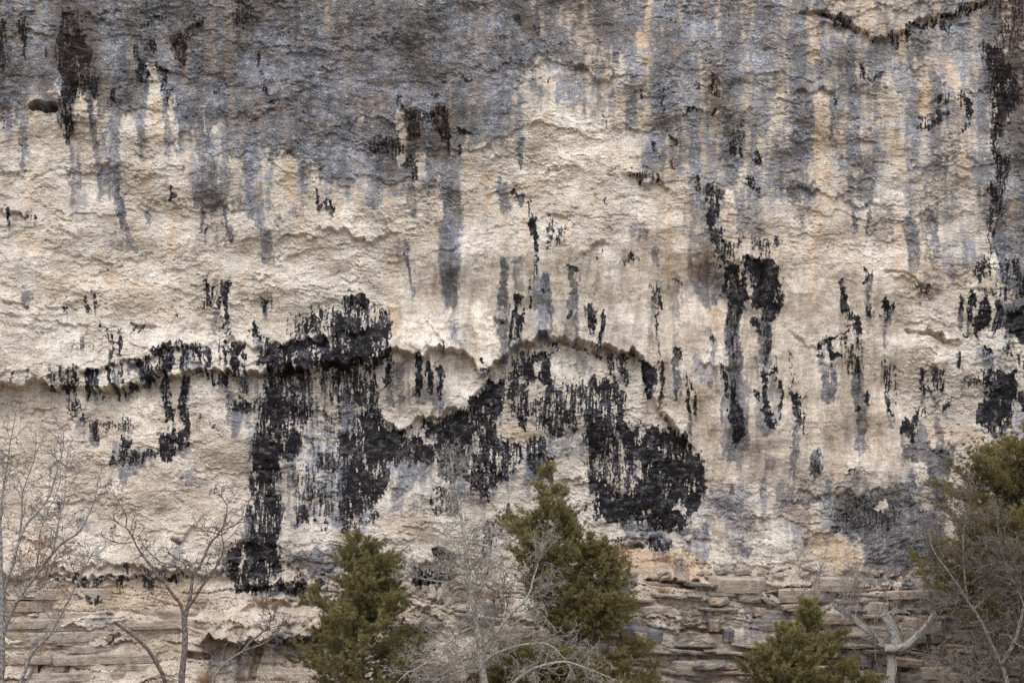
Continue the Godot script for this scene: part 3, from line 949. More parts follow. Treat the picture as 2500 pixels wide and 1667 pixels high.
	area(K, 0.45, 0.2, [2000, 400, 2350, 420, 2352, 520, 2060, 480])
	run(W, 0.6, 24, [2140, 220, 2130, 260])
	clean(0.8, 22, [2140, 210, 2125, 270])
	area(G, 0.9, 0.2, [2150, 520, 2500, 480, 2500, 820, 2230, 770, 2130, 680])
	area(K, 0.95, 0.12, [2250, 580, 2480, 540, 2480, 780, 2330, 760, 2200, 720])
	run(K, 0.7, 40, [2180, 560, 2170, 680])
	run(G, 0.6, 60, [2050, 850, 2060, 940])
	run(K, 0.93, 28, [2105, 840, 2135, 870])
	run(G, 0.75, 34, [2120, 880, 2130, 960])
	run(K, 0.62, 40, [2210, 790, 2230, 860])
	run(G, 0.7, 60, [2220, 820, 2230, 960])
	clean(0.8, 60, [2090, 760, 2150, 790])
	run(O, 0.7, 30, [2280, 470, 2310, 470])
	run(K, 0.9, 13, [1950, 745, 1975, 740])
	run(K, 0.8, 15, [1880, 880, 1895, 930])
	run(G, 0.5, 20, [1880, 900, 1910, 960])
	run(G, 0.6, 12, [1805, 890, 1810, 930])
	area(G, 0.6, 0.3, [2290, 1000, 2480, 980, 2480, 1500, 2250, 1400, 2300, 1250])
	run(K, 0.85, 34, [2330, 1180, 2340, 1220])
	area(K, 0.5, 0.25, [2280, 880, 2420, 830, 2420, 1060, 2310, 1040])
	run(G, 0.6, 14, [1940, 110, 1945, 200])
	# flushes of orange and tan
	run(O, 0.55, 36, [880, 130, 900, 380, 905, 560])
	run(O, 0.72, 55, [220, 600, 240, 660])
	run(O, 0.6, 70, [30, 280, 120, 300])
	run(O, 0.65, 45, [150, 150, 180, 190])
	run(O, 0.5, 50, [190, 1380, 230, 1480])
	run(O, 0.45, 80, [1290, 1100, 1330, 1560])
	run(O, 0.35, 70, [1000, 1240, 1050, 1560])
	run(O, 0.5, 70, [1750, 1420, 2000, 1440])
	run(O, 0.4, 70, [90, 1150, 130, 1300])
	run(W, 0.5, 20, [150, 1060, 155, 1150])
	run(W, 0.45, 120, [1550, 800, 1750, 850, 1950, 880])
	run(W, 0.4, 90, [760, 700, 900, 900])

func lower_left() -> void:
	tile(0, 2)
	area(G, 0.8, 0.12, [730, -20, 1150, -20, 1010, 60, 890, 150, 830, 240, 785, 260, 830, 150, 760, 110])
	run(K, 0.75, 34, [770, 20, 800, 50])
	run(K, 0.7, 34, [930, 20, 1020, 10])
	run(K, 0.55, 14, [740, 190, 770, 230])
	run(G, 0.62, 50, [1300, 120, 1320, 190])
	run(G, 0.4, 60, [1400, 200, 1420, 220])
	run(G, 0.4, 60, [600, 470, 640, 480])
	run(G, 0.5, 30, [660, 640, 670, 720])
	run(G, 0.55, 30, [1080, 340, 1090, 380])
	run(K, 0.75, 16, [765, 495, 790, 500])
	run(G, 0.45, 50, [1240, 640, 1230, 720])
	run(K, 0.55, 36, [1390, 770, 1410, 780])
	run(K, 0.6, 20, [400, 330, 390, 390])
	area(K, 0.88, 0.15, [1760, -20, 1930, -20, 1940, 100, 1900, 250, 1950, 400, 1930, 560, 1955, 780, 1880, 830, 1860, 870, 1590, 860, 1570, 720, 1590, 610, 1700, 560, 1690, 400, 1740, 300, 1720, 120])
	area(K, -0.3, 0.2, [1700, 330, 1800, 330, 1900, 480, 1800, 560, 1700, 480])
	area(G, 0.62, 0.25, [1940, -20, 2420, -20, 2420, 500, 2200, 450, 1950, 430])
	area(K, 0.42, 0.25, [1980, 60, 2420, 20, 2420, 480, 2200, 440, 2040, 360])
	run(K, 0.72, 40, [2060, 380, 2100, 430])
	run(K, 0.7, 50, [2200, 40, 2300, 50])
	run(K, 0.5, 30, [2200, 460, 2260, 490])
	area(K, 0.8, 0.15, [1590, 850, 1860, 860, 2260, 860, 2260, 900, 2150, 960, 1700, 950, 1620, 900])
	area(G, 0.78, 0.2, [1950, 670, 2420, 630, 2420, 850, 2150, 850, 1960, 760])
	run(G, 0.8, 50, [1720, 440, 1700, 580])
	run(G, 0.7, 50, [1580, 700, 1590, 800])
	clean(0.85, 12, [1670, 640, 1660, 740])
	clean(0.6, 40, [2000, 540, 2300, 540])
	# bands low on the left
	run(K, 0.62, 18, [330, 850, 560, 850, 760, 850, 1000, 830, 1300, 830])
	run(K, 0.72, 22, [830, 840, 840, 930])
	run(K, 0.68, 15, [880, 760, 880, 800])
	run(K, 0.64, 40, [580, 890, 680, 920])
	run(K, 0.58, 36, [620, 960, 700, 1010])
	run(K, 0.6, 26, [640, 1020, 720, 1020])
	run(K, 0.6, 20, [1000, 850, 1060, 890])
	run(G, 0.4, 60, [350, 900, 600, 980])
	run(O, 0.6, 130, [200, 1060, 900, 960, 1300, 960])
	run(O, 0.35, 160, [300, 1250, 1000, 1300, 1200, 1450])
	area(G, 0.62, 0.25, [560, 1110, 780, 1060, 790, 1200, 620, 1260])
	area(G, 0.6, 0.2, [570, 1330, 770, 1310, 770, 1410, 560, 1410])
	run(G, 0.4, 60, [1180, 1180, 1190, 1200])
	area(G, 0.72, 0.2, [1970, 1210, 2160, 1230, 2420, 1300, 2420, 1500, 2080, 1420, 1880, 1350])
	area(G, 0.5, 0.3, [1360, 1330, 1780, 1340, 1770, 1560, 1500, 1560])
	run(O, 0.7, 60, [900, 1000, 1000, 1010])

func lower_middle() -> void:
	tile(1, 2)
	area(K, 0.85, 0.18, [-20, -20, 320, -20, 320, 200, 240, 330, 150, 420, -20, 450])
	area(K, 0.84, 0.15, [660, -20, 1260, -20, 1220, 130, 1040, 210, 900, 270, 860, 150, 780, 190, 680, 110])
	area(K, -0.4, 0.15, [1020, 0, 1230, -20, 1220, 120, 1060, 100])
	clean(0.7, 24, [880, 30, 900, 100])
	area(G, 0.8, 0.2, [450, -20, 620, -20, 600, 120, 480, 260, 360, 300, 290, 400, 380, 130])
	run(G, 0.85, 70, [1330, 20, 1350, 130])
	run(K, 0.8, 45, [1410, 30, 1420, 130])
	run(K, 0.8, 18, [1310, 70, 1390, 130])
	run(K, 0.68, 40, [680, 240, 700, 300])
	run(K, 0.68, 40, [640, 340, 760, 360])
	run(K, 0.6, 34, [1090, 390, 1160, 390])
	run(K, 0.5, 50, [980, 260, 1010, 300])
	run(K, 0.5, 60, [1040, 500, 1000, 640])
	run(K, 0.75, 16, [1190, 485, 1260, 490])
	run(K, 0.6, 36, [210, 420, 250, 440])
	run(K, 0.55, 50, [40, 490, 100, 490])
	run(K, 0.85, 45, [660, 680, 740, 700])
	area(K, 0.7, 0.12, [480, 790, 760, 750, 760, 800, 660, 920, 500, 910])
	area(K, 0.94, 0.25, [1700, 80, 1850, 60, 1850, 200, 1980, 270, 2050, 100, 2080, -20, 2400, -20, 2400, 460, 2280, 550, 2180, 520, 1960, 450, 1740, 430, 1710, 250])
	clean(0.85, 36, [2310, 340, 2340, 370])
	area(K, 0.55, 0.3, [1840, -40, 2080, -40, 2040, 160, 1970, 290, 1840, 220])
	area(G, 0.75, 0.2, [1880, 440, 2160, 440, 2170, 560, 1960, 560])
	run(G, 0.85, 40, [1980, 600, 2050, 620])
	run(K, 0.75, 46, [2160, 620, 2260, 640])
	run(G, 0.85, 34, [2160, 590, 2250, 600])
	run(O, 1.0, 110, [1980, 690, 2120, 730, 2170, 820], 60)
	run(G, 0.7, 60, [2310, 760, 2330, 830])
	run(K, 0.6, 40, [1900, 580, 1920, 640])
	run(O, 0.45, 90, [350, 480, 560, 520])
	run(W, 0.5, 60, [420, 570, 520, 660])
	run(G, 0.55, 30, [420, 680, 430, 740])
	area(G, 0.6, 0.3, [-20, 560, 60, 580, 60, 820, -20, 840])
	area(G, 0.45, 0.4, [1500, 440, 1640, 440, 1640, 560, 1500, 560])
	area(G, 0.45, 0.5, [2240, 1200, 2420, 1250, 2420, 1700, 2240, 1600])
	area(B, 0.4, 0.5, [1900, 1060, 2420, 1060, 2420, 1300, 1900, 1220])

func lower_right() -> void:
	tile(2, 2)
	area(K, 0.97, 0.1, [-20, -20, 120, -20, 170, 150, 120, 330, 70, 430, -20, 430])
	clean(0.9, 26, [0, 340, 20, 390])
	clean(0.6, 20, [80, 190, 90, 200])
	area(G, 0.92, 0.1, [210, 300, 330, 240, 425, 260, 445, 430, 250, 445])
	area(G, 0.8, 0.1, [510, 230, 620, 240, 620, 300, 530, 290])
	area(G, 0.92, 0.2, [640, 300, 760, 280, 1000, 275, 1010, 370, 860, 365, 660, 375])
	area(G, 0.97, 0.2, [1010, 380, 1060, 280, 1280, 240, 1520, 200, 1600, 60, 1500, 10, 1500, -40, 1860, -40, 1820, 350, 1720, 920, 1560, 930, 1290, 860, 1250, 700, 1190, 580, 1020, 565])
	area(K, 0.36, 0.3, [1010, 300, 1280, 260, 1500, 330, 1500, 560, 1020, 550])
	clean(0.85, 36, [1640, 80, 1640, 160])
	clean(0.6, 60, [1640, 290, 1690, 330])
	clean(0.9, 26, [1330, 340, 1400, 350])
	clean(0.9, 24, [1830, 150, 1840, 160])
	clean(0.7, 30, [1080, 545, 1110, 550])
	area(G, 0.8, 0.15, [320, 480, 460, 440, 540, 520, 400, 575])
	area(G, 0.82, 0.15, [-20, 450, 180, 470, 200, 540, -20, 570])
	run(G, 0.6, 60, [350, 630, 430, 660])
	area(G, 0.88, 0.15, [220, 770, 420, 770, 430, 840, 230, 850])
	run(G, 0.7, 46, [790, 520, 840, 560])
	run(G, 0.62, 40, [1070, 820, 1090, 850])
	run(G, 0.62, 60, [60, 650, 120, 700])
	run(G, 0.95, 34, [910, -20, 910, 130])
	run(K, 0.4, 34, [910, 0, 910, 120])
	run(G, 0.7, 22, [770, -20, 772, 140])
	run(G, 0.6, 40, [590, 30, 600, 90])
	run(G, 0.6, 40, [360, 10, 380, 40])
	run(G, 0.55, 30, [540, 400, 570, 440])
	run(K, 0.6, 20, [1120, 120, 1170, 140])
	run(O, 1.0, 90, [960, 600, 1140, 720], 100)
	run(O, 0.75, 50, [220, 440, 250, 520])
	run(O, 1.0, 120, [0, 760, 100, 840])
	run(O, 0.85, 36, [1050, 840, 1080, 910])
	run(O, 0.8, 26, [320, 800, 330, 830])
	run(O, 0.5, 90, [800, 400, 900, 520])
	run(O, 0.6, 60, [1040, 110, 1060, 130])
	run(O, 0.6, 30, [280, 110, 300, 120])
	run(W, 0.7, 110, [560, 660, 720, 620])
	run(W, 0.5, 60, [500, 330, 560, 380])
	area(G, 0.38, 0.5, [-20, 900, 700, 930, 1700, 950, 2500, 900, 2500, 1700, 900, 1700, 300, 1300, -20, 1200])
	area(B, 0.7, 0.8, [1350, 1000, 2500, 950, 2500, 1700, 1350, 1700])

# ---------------------------------------------------------------- the bluff
const LIP := [-1600, 1110, 0, 1112, 150, 1085, 250, 1078, 380, 1112, 560, 1105, 700, 1082, 940, 1100, 1080, 1045, 1210, 1000, 1440, 992, 1600, 1000, 1830, 970, 2140, 975, 2352, 930, 2622, 915, 2697, 862, 2850, 872, 3032, 842, 3152, 842, 3252, 905, 3292, 965, 3352, 972, 3442, 940, 3482, 885, 3552, 805, 3692, 770, 3822, 770, 3992, 790, 4132, 812, 4252, 852, 4352, 872, 4420, 905, 4472, 1130, 4542, 1270, 4704, 1410, 4760, 1500, 4830, 1600]

func ledges() -> void:
	tile(0, 1)
	ledge(1.0, 1.6, 1.5, LIP)
	ledge(0.34, 0.5, 0.5, [330, 1000, 560, 985, 890, 935, 1100, 885, 1180, 820, 1450, 812, 1530, 812, 1690, 797, 1830, 830, 2000, 820, 2352, 738, 2640, 700])
	ledge(0.16, 0.4, 0.3, [880, 690, 980, 700, 1090, 660])
	ledge(0.2, 0.5, 0.4, [0, 520, 120, 540, 260, 570])
	ledge(0.18, 0.5, 0.4, [340, 30, 480, 40, 620, 20])
	tile(1, 1)
	ledge(0.6, 0.7, 0.7, [200, 1260, 300, 1340, 420, 1350, 500, 1330, 700, 1275, 850, 1245, 930, 1150, 1040, 1010, 1130, 905])
	ledge(0.3, 0.25, 0.3, [1200, 830, 1330, 800, 1470, 800, 1650, 850, 1800, 860, 1960, 890])
	ledge(0.25, 0.5, 0.5, [1550, 270, 1610, 200, 1660, 150, 1800, 128, 1900, 150])
	ledge(0.12, 0.4, 0.3, [600, 135, 830, 145, 1000, 130, 1060, 140])
	ledge(0.15, 0.4, 0.3, [840, 290, 1000, 288, 1060, 330])
	ledge(0.35, 0.4, 0.4, [-250, -20, -120, 40, 0, 30, 120, 60, 240, 95, 320, 80, 420, 50])
	ledge(0.2, 0.5, 0.4, [350, 770, 480, 830, 560, 835, 670, 830, 760, 800])
	ledge(0.15, 0.3, 0.3, [1700, 1190, 1850, 1170, 1950, 1200])
	ledge(0.2, 0.3, 0.3, [1200, 1310, 1400, 1330, 1560, 1320, 1680, 1400])
	tile(0, 0)
	ledge(0.75, 0.5, 0.45, [200, 800, 240, 765, 320, 760, 400, 780, 450, 790])
	ledge(0.4, 0.3, 0.4, [-60, 1430, 20, 1440, 120, 1470, 200, 1465, 270, 1500])
	ledge(0.2, 0.3, 0.3, [620, 1180, 700, 1175, 800, 1160, 860, 1120, 940, 1130])
	ledge(0.3, 0.4, 0.6, [1860, 1160, 1890, 1140, 1960, 1085, 2060, 1075, 2130, 1060])
	ledge(0.35, 0.4, 0.3, [540, 140, 600, 130, 740, 150, 800, 160, 890, 130])
	ledge(0.22, 0.4, 0.3, [1770, 1480, 1850, 1470, 1960, 1430])
	ledge(0.25, 0.5, 0.4, [1320, 1430, 1400, 1425, 1500, 1410, 1620, 1430, 1720, 1420])
	ledge(0.3, 0.5, 0.5, [960, 480, 1030, 470, 1120, 480, 1170, 460])
	ledge(0.25, 0.4, 0.5, [1140, 290, 1200, 285, 1300, 290])
	ledge(0.16, 0.4, 0.3, [0, 1200, 140, 1190, 280, 1220])
	ledge(0.15, 0.3, 0.3, [-40, 1330, 140, 1340, 300, 1380])
	tile(1, 0)
	ledge(0.22, 0.4, 0.4, [1180, 560, 1250, 500, 1320, 400, 1400, 342, 1500, 370, 1560, 400])
	ledge(0.3, 0.5, 0.4, [1470, 430, 1600, 470, 1700, 505, 1850, 560, 1960, 575])
	ledge(0.4, 0.5, 0.5, [1860, 1120, 1920, 1180, 1980, 1225, 2090, 1245, 2180, 1250, 2240, 1310, 2330, 1390])
	ledge(0.16, 0.4, 0.3, [1700, 1330, 1800, 1310, 1930, 1350])
	ledge(0.16, 0.4, 0.3, [0, 1060, 160, 1050, 360, 1040, 460, 1060])
	tile(2, 0)
	ledge(0.42, 0.8, 0.5, [770, 125, 900, 115, 990, 140, 1100, 180, 1200, 245, 1330, 275, 1480, 262, 1560, 200, 1700, 150, 1830, 112, 2040, 52, 2120, 20])
	ledge(0.3, 0.5, 0.4, [690, 690, 780, 675, 900, 660, 1000, 640, 1060, 628, 1140, 640])
	ledge(0.3, 0.4, 0.3, [690, 1300, 850, 1330, 950, 1362, 1100, 1390, 1300, 1420, 1420, 1440])
	ledge(0.35, 0.4, 0.5, [1590, 1530, 1630, 1500, 1690, 1475, 1750, 1500, 1780, 1560])
	ledge(0.16, 0.4, 0.3, [180, 570, 300, 560, 500, 580])
	tile(2, 1)
	ledge(0.35, 0.4, 0.4, [1360, 325, 1420, 318, 1500, 315, 1560, 350, 1600, 400, 1690, 440])
	ledge(0.42, 0.5, 0.4, [1500, 700, 1600, 720, 1720, 740, 1800, 785, 1900, 780, 1990, 740])
	ledge(0.35, 0.4, 0.5, [1590, 1010, 1640, 975, 1720, 955, 1800, 985, 1830, 1010])
	ledge(0.22, 0.4, 0.3, [640, 720, 800, 760, 900, 790, 1000, 780, 1120, 730])
	ledge(0.3, 0.4, 0.4, [1650, 1500, 1780, 1515, 1870, 1510, 1950, 1480])
	ledge(0.35, 0.4, 0.5, [2160, 610, 2240, 570, 2352, 560, 2500, 580])
	ledge(0.3, 0.4, 0.4, [1940, 1080, 2060, 1060, 2140, 1130, 2290, 1140])
	ledge(0.4, 0.4, 0.5, [290, 250, 400, 235, 480, 205, 560, 215, 640, 245, 670, 300])
	ledge(0.22, 0.5, 0.3, [0, 960, 120, 950, 250, 940, 430, 960])
	ledge(0.3, 0.4, 0.5, [550, 1480, 640, 1475, 700, 1490])
	tile(0, 2)
	ledge(0.45, 0.35, 0.35, [-800, 820, 0, 835, 250, 810, 400, 780, 560, 760, 800, 740, 1000, 755, 1200, 785, 1400, 830, 1600, 850, 1700, 845])
	ledge(0.35, 0.2, 0.3, [-200, 800, 60, 830, 300, 850, 500, 850, 780, 840, 900, 825, 1100, 835, 1330, 835, 1560, 850])
	ledge(0.9, 0.2, 0.4, [70, 1005, 140, 1000, 230, 1000, 340, 1030, 380, 1040])
	ledge(0.18, 0.3, 0.25, [-300, 1100, 100, 1110, 400, 1100, 780, 1092])
	ledge(0.14, 0.2, 0.15, [-300, 1330, 200, 1325, 600, 1330, 900, 1320])
	ledge(2.6, 0.5, 1.3, [1360, 1275, 1500, 1265, 1640, 1270, 1800, 1250, 1990, 1235, 2150, 1225, 2300, 1215])
	ledge(0.4, 0.25, 0.25, [1300, 1180, 1450, 1165, 1600, 1130, 1800, 1160, 2160, 1190])
	ledge(0.45, 0.2, 0.25, [1580, 1025, 1700, 1030, 1820, 1030, 1930, 1010, 2200, 1000, 2480, 1010])
	ledge(0.4, 0.3, 0.3, [1600, 865, 1750, 890, 1900, 930, 2100, 945, 2260, 930])
	ledge(0.35, 0.25, 0.3, [1860, 800, 1960, 775, 2080, 790, 2200, 830])
	ledge(0.4, 0.3, 0.3, [1270, 1360, 1340, 1350, 1440, 1385])
	ledge(0.2, 0.4, 0.3, [820, 250, 860, 210, 950, 110, 1100, 70])
	ledge(0.3, 0.4, 0.3, [1120, 550, 1250, 570, 1400, 470, 1460, 450])
	ledge(0.25, 0.3, 0.3, [-200, 1440, 40, 1430, 180, 1410, 300, 1400])
	tile(1, 2)
	ledge(0.5, 0.3, 0.3, [440, 760, 520, 770, 640, 745, 760, 760])
	ledge(0.5, 0.2, 0.3, [240, 1015, 400, 1020, 700, 1015, 830, 1022, 900, 1000])
	ledge(0.35, 0.4, 0.3, [120, 430, 200, 430, 300, 440])
	ledge(0.3, 0.3, 0.3, [1160, 480, 1200, 478, 1270, 490])
	ledge(0.7, 0.6, 0.3, [2060, 845, 2120, 855, 2230, 850, 2300, 865, 2400, 880, 2700, 850])
	ledge(0.3, 0.3, 0.3, [1960, 630, 2080, 625, 2200, 600, 2290, 620])
	ledge(0.3, 0.4, 0.3, [900, 320, 1000, 330, 1080, 300])
	tile(2, 2)
	ledge(0.35, 0.3, 0.25, [360, 850, 500, 855, 720, 885, 900, 900, 1100, 930, 1300, 925, 1700, 920, 2500, 940])
	ledge(0.25, 0.3, 0.2, [-60, 585, 100, 590, 280, 600])
	ledge(0.2, 0.3, 0.2, [700, 250, 860, 270, 1000, 240, 1150, 270, 1300, 240, 1540, 210])
	ledge(0.3, 0.2, 0.2, [1250, 1290, 1500, 1300, 2000, 1290, 2500, 1300])

# an open joint in the rock along a line
func fissure(w: float, d: float, pts: Array) -> void:
	var p := limbless(plist(pts))
	var dx := WX / (NX - 1)
	var dy := WY / (NY - 1)
	var rad := w * sc * 0.016
	for s in p.size() - 1:
		var q := p[s]
		var e := p[s + 1] - q
		var m := rad + 0.12
		for j in range(clampi(int((minf(q.y, q.y + e.y) - m - Y0) / dy), 0, NY - 1), clampi(int((maxf(q.y, q.y + e.y) + m - Y0) / dy) + 2, 0, NY - 1)):
			for i in range(clampi(int((minf(q.x, q.x + e.x) - m - X0) / dx), 0, NX - 1), clampi(int((maxf(q.x, q.x + e.x) + m - X0) / dx) + 2, 0, NX - 1)):
				var c := Vector2(X0 + i * dx, Y0 + j * dy) - q
				var t := clampf(c.dot(e) / (e.length_squared() + 1e-9), 0.0, 1.0)
				var v := d * (1.0 - smoothstep(rad * 0.6, rad + 0.05, (c - e * t).length()))
				var k := j * NX + i
				if v > 0.0 and cut[k] < v:
					lh[k] -= v - cut[k]
					cut[k] = v

func limbless(p: PackedVector2Array) -> PackedVector2Array:
	var o := PackedVector2Array()
	for i in p.size() - 1:
		for s in 4:
			o.append(p[i].lerp(p[i + 1], s / 4.0) + Vector2(rng.randf_range(-0.05, 0.05), rng.randf_range(-0.03, 0.03)))
	o.append(p[p.size() - 1])
	return o

func fissures() -> void:
	cut.resize(NX * NY)
	tile(0, 2)
	fissure(16, 0.6, [318, 1400, 290, 1440, 270, 1490, 240, 1560, 235, 1620])
	fissure(8, 0.35, [505, 1390, 490, 1440, 465, 1510])
	fissure(8, 0.35, [840, 1235, 790, 1250, 770, 1285, 760, 1320])
	fissure(7, 0.25, [-60, 1430, 60, 1425, 180, 1410, 300, 1402])
	fissure(6, 0.2, [30, 1110, 250, 1112, 500, 1105, 780, 1095])
	fissure(6, 0.25, [60, 1328, 300, 1330, 620, 1328, 800, 1320])
	fissure(7, 0.25, [430, 1250, 480, 1225, 600, 1220])
	fissure(22, 0.8, [1300, 1370, 1360, 1378, 1430, 1385])
	fissure(30, 1.0, [180, 1010, 260, 1015, 330, 1035])
	fissure(24, 0.5, [1780, 1340, 1770, 1420, 1755, 1520])
	fissure(8, 0.35, [1190, 585, 1240, 605])
	tile(0, 0)
	fissure(22, 0.9, [240, 752, 290, 745, 340, 765, 400, 775])
	tile(1, 2)
	fissure(26, 0.9, [520, 870, 600, 865, 690, 850, 760, 830])
	fissure(20, 0.8, [2120, 870, 2200, 880, 2300, 890, 2400, 895])
	fissure(10, 0.5, [1190, 490, 1265, 498])
	fissure(24, 0.6, [650, 660, 720, 680, 740, 700])
	fissure(10, 0.5, [1990, 632, 2040, 622, 2070, 628])
	tile(2, 2)
	fissure(9, 0.4, [-40, 1195, 120, 1200, 280, 1215])
	fissure(9, 0.4, [100, 1380, 300, 1385, 460, 1400])
	fissure(6, 0.2, [700, 915, 900, 925, 1120, 935, 1400, 930, 1900, 935])
	tile(1, 1)
	fissure(5, 0.2, [590, 660, 640, 720, 690, 800])
	fissure(6, 0.25, [1450, 770, 1560, 800, 1700, 840])
	fissure(6, 0.2, [2190, 1180, 2192, 1260, 2260, 1340])
	tile(2, 1)
	fissure(6, 0.25, [1530, 715, 1620, 735, 1720, 745, 1800, 790, 1890, 785])
	fissure(5, 0.2, [1390, 320, 1500, 318, 1560, 350, 1640, 430])
	tile(2, 0)
	fissure(7, 0.25, [800, 128, 920, 120, 1000, 150, 1110, 188, 1200, 248])
	tile(0, 1)
	fissure(6, 0.25, [910, 662, 960, 685, 1060, 680])
	fissure(5, 0.2, [40, 528, 120, 535, 200, 560])

var cut := PackedFloat32Array()

func poly_y(p: PackedVector2Array, x: float) -> float:
	for i in p.size() - 1:
		if x <= p[i + 1].x:
			return lerpf(p[i].y, p[i + 1].y, clampf((x - p[i].x) / maxf(p[i + 1].x - p[i].x, 1e-4), 0, 1))
	return p[p.size() - 1].y

# broken scales of rock: cells, each a plane of its own that leans out towards its foot
func flake(x: float, y: float, sx: float, sy: float, sd: int) -> float:
	var px := x / sx
	var py := y / sy
	var ix := floori(px - 0.5)
	var iy := floori(py - 0.5)
	var best := 1e9
	var out := 0.0
	for j in range(iy, iy + 2):
		for i in range(ix, ix + 2):
			var h := (i * 7919 + j * 104729 + sd * 1299709) & 0x7fffffff
			h = (h ^ (h >> 7)) * 668265 & 0x7fffffff
			var k := (h >> 6) & 4095
			var dx := px - i - rt[k]
			var dy := py - j - rt[(k + 1201) & 4095]
			var d := dx * dx + dy * dy
			if d < best:
				best = d
				out = rt[(k + 2503) & 4095] - 0.5 - dy * (0.35 + rt[(k + 777) & 4095] * 0.8) + dx * (rt[(k + 3301) & 4095] - 0.5) * 0.8
	return out

func bench(x: float) -> float:
	return 2.7 + 0.35 * smoothstep(-11.0, -8.0, x) + 0.95 * smoothstep(1.0, 3.5, x)

func profile(x: float, y: float) -> float:
	var z := 0.0
	if y > 11.0:
		z = (y - 11.0) * 0.055
	elif y < 7.0:
		z = (7.0 - y) * 0.06
	var b: float = bench(x) + 0.15 * n_edge.get_noise_2d(x * 0.8, 3.0)
	z += (0.3 + 0.55 * smoothstep(0.0, 3.0, x)) * (1.0 - smoothstep(b - 0.12, b + 0.05, y))
	z += 0.16 * maxf(0.0, b - y)
	return z

func sample(l: int, x: float, y: float) -> float:
	var fx := clampf((x - X0) / FS, 0.0, FW - 1.001)
	var fy := clampf((y - Y0) / FS, 0.0, FH - 1.001)
	var i := int(fx)
	var j := int(fy)
	fx -= i
	fy -= j
	var f := fld[l]
	var k := j * FW + i
	return lerpf(lerpf(f[k], f[k + 1], fx), lerpf(f[k + FW], f[k + FW + 1], fx), fy)

func relief(x: float, y: float, i: int, j: int) -> float:
	var w1: float = n_warp.get_noise_2d(x, y * 1.6)
	var w2: float = n_warp2.get_noise_2d(x, y * 1.6)
	var w3: float = n_wfine.get_noise_2d(x, y)
	var s := sample(S, x, y)
	var base := 1.0 - smoothstep(4.0, 5.4, y)
	var z := profile(x, y) + lh[j * NX + i]
	z += n_macro.get_noise_2d(x, y * 1.3) * 0.6 + n_mid.get_noise_2d(x, y * 1.5) * 0.09 * (1.0 - 0.6 * base)
	var xa := x + w1 * 0.55 + w3 * 0.05
	var ya := y + w2 * 0.34 + w3 * 0.05
	var patch: float = clampf(0.62 + 1.5 * n_tone.get_noise_2d(x + 70.0, y), 0.15, 1.5)
	var rough := (1.0 - 0.8 * s) * (1.0 - 0.6 * base) * patch
	z += flake(xa + w1 * 0.3, ya, 3.6, 1.4, 4) * 0.06 * (1.0 - 0.7 * s) * (1.0 - 0.8 * base)
	z += flake(xa, ya, 1.5, 0.50, 1) * 0.052 * rough
	z += flake(xa + w3 * 0.06, ya, 0.80, 0.20, 2) * 0.034 * rough
	z += flake(xa + w3 * 0.05, ya + w3 * 0.03, 0.42, 0.105, 3) * 0.023 * rough
	var cr: float = absf(n_vein.get_noise_2d(x * 0.30, y * 1.1))
	z -= 0.10 * (1.0 - smoothstep(0.0, 0.035, cr)) * smoothstep(0.0, 0.3, n_tone.get_noise_2d(x * 1.4, y * 1.4 + 60.0)) * (1.0 - s)
	if s > 0.02:
		z += s * (n_drip.get_noise_2d(x * 1.3, y * 0.16) * 0.30 + absf(n_drip.get_noise_2d(x * 2.1 + 9.0, y * 0.25)) * 0.07)
	if base > 0.0:
		var lay := 2.1 + 1.9 * smoothstep(-9.0, 2.0, x)
		var yy: float = y + 0.5 * n_bed.get_noise_2d(x, y * 0.7) + 0.05 * w3 + 0.10 * w2
		var t := yy * lay + 0.8 * sin(yy * 2.3) + 0.5 * sin(yy * 5.1 + 1.0)
		var li := floori(t)
		var f := t - li
		var p: float = rt[(li * 37 + 400) & 4095] - 0.5 + 1.5 * n_mid.get_noise_2d(x * 0.8 + li * 13.7, li * 5.0)
		var q: float = 0.15 * p - (0.10 + 0.22 * maxf(0.0, p)) * (1.0 - smoothstep(0.03, 0.17, f)) + 0.03 * f
		z += q * base
	return z

func band_height(b: int) -> void:
	var n := ceili(NY / 40.0)
	var o := PackedFloat32Array()
	for j in range(b * n, mini(NY, b * n + n)):
		var y := Y0 + WY * j / (NY - 1)
		for i in NX:
			o.append(relief(X0 + WX * i / (NX - 1), y, i, j))
	bands[b] = o

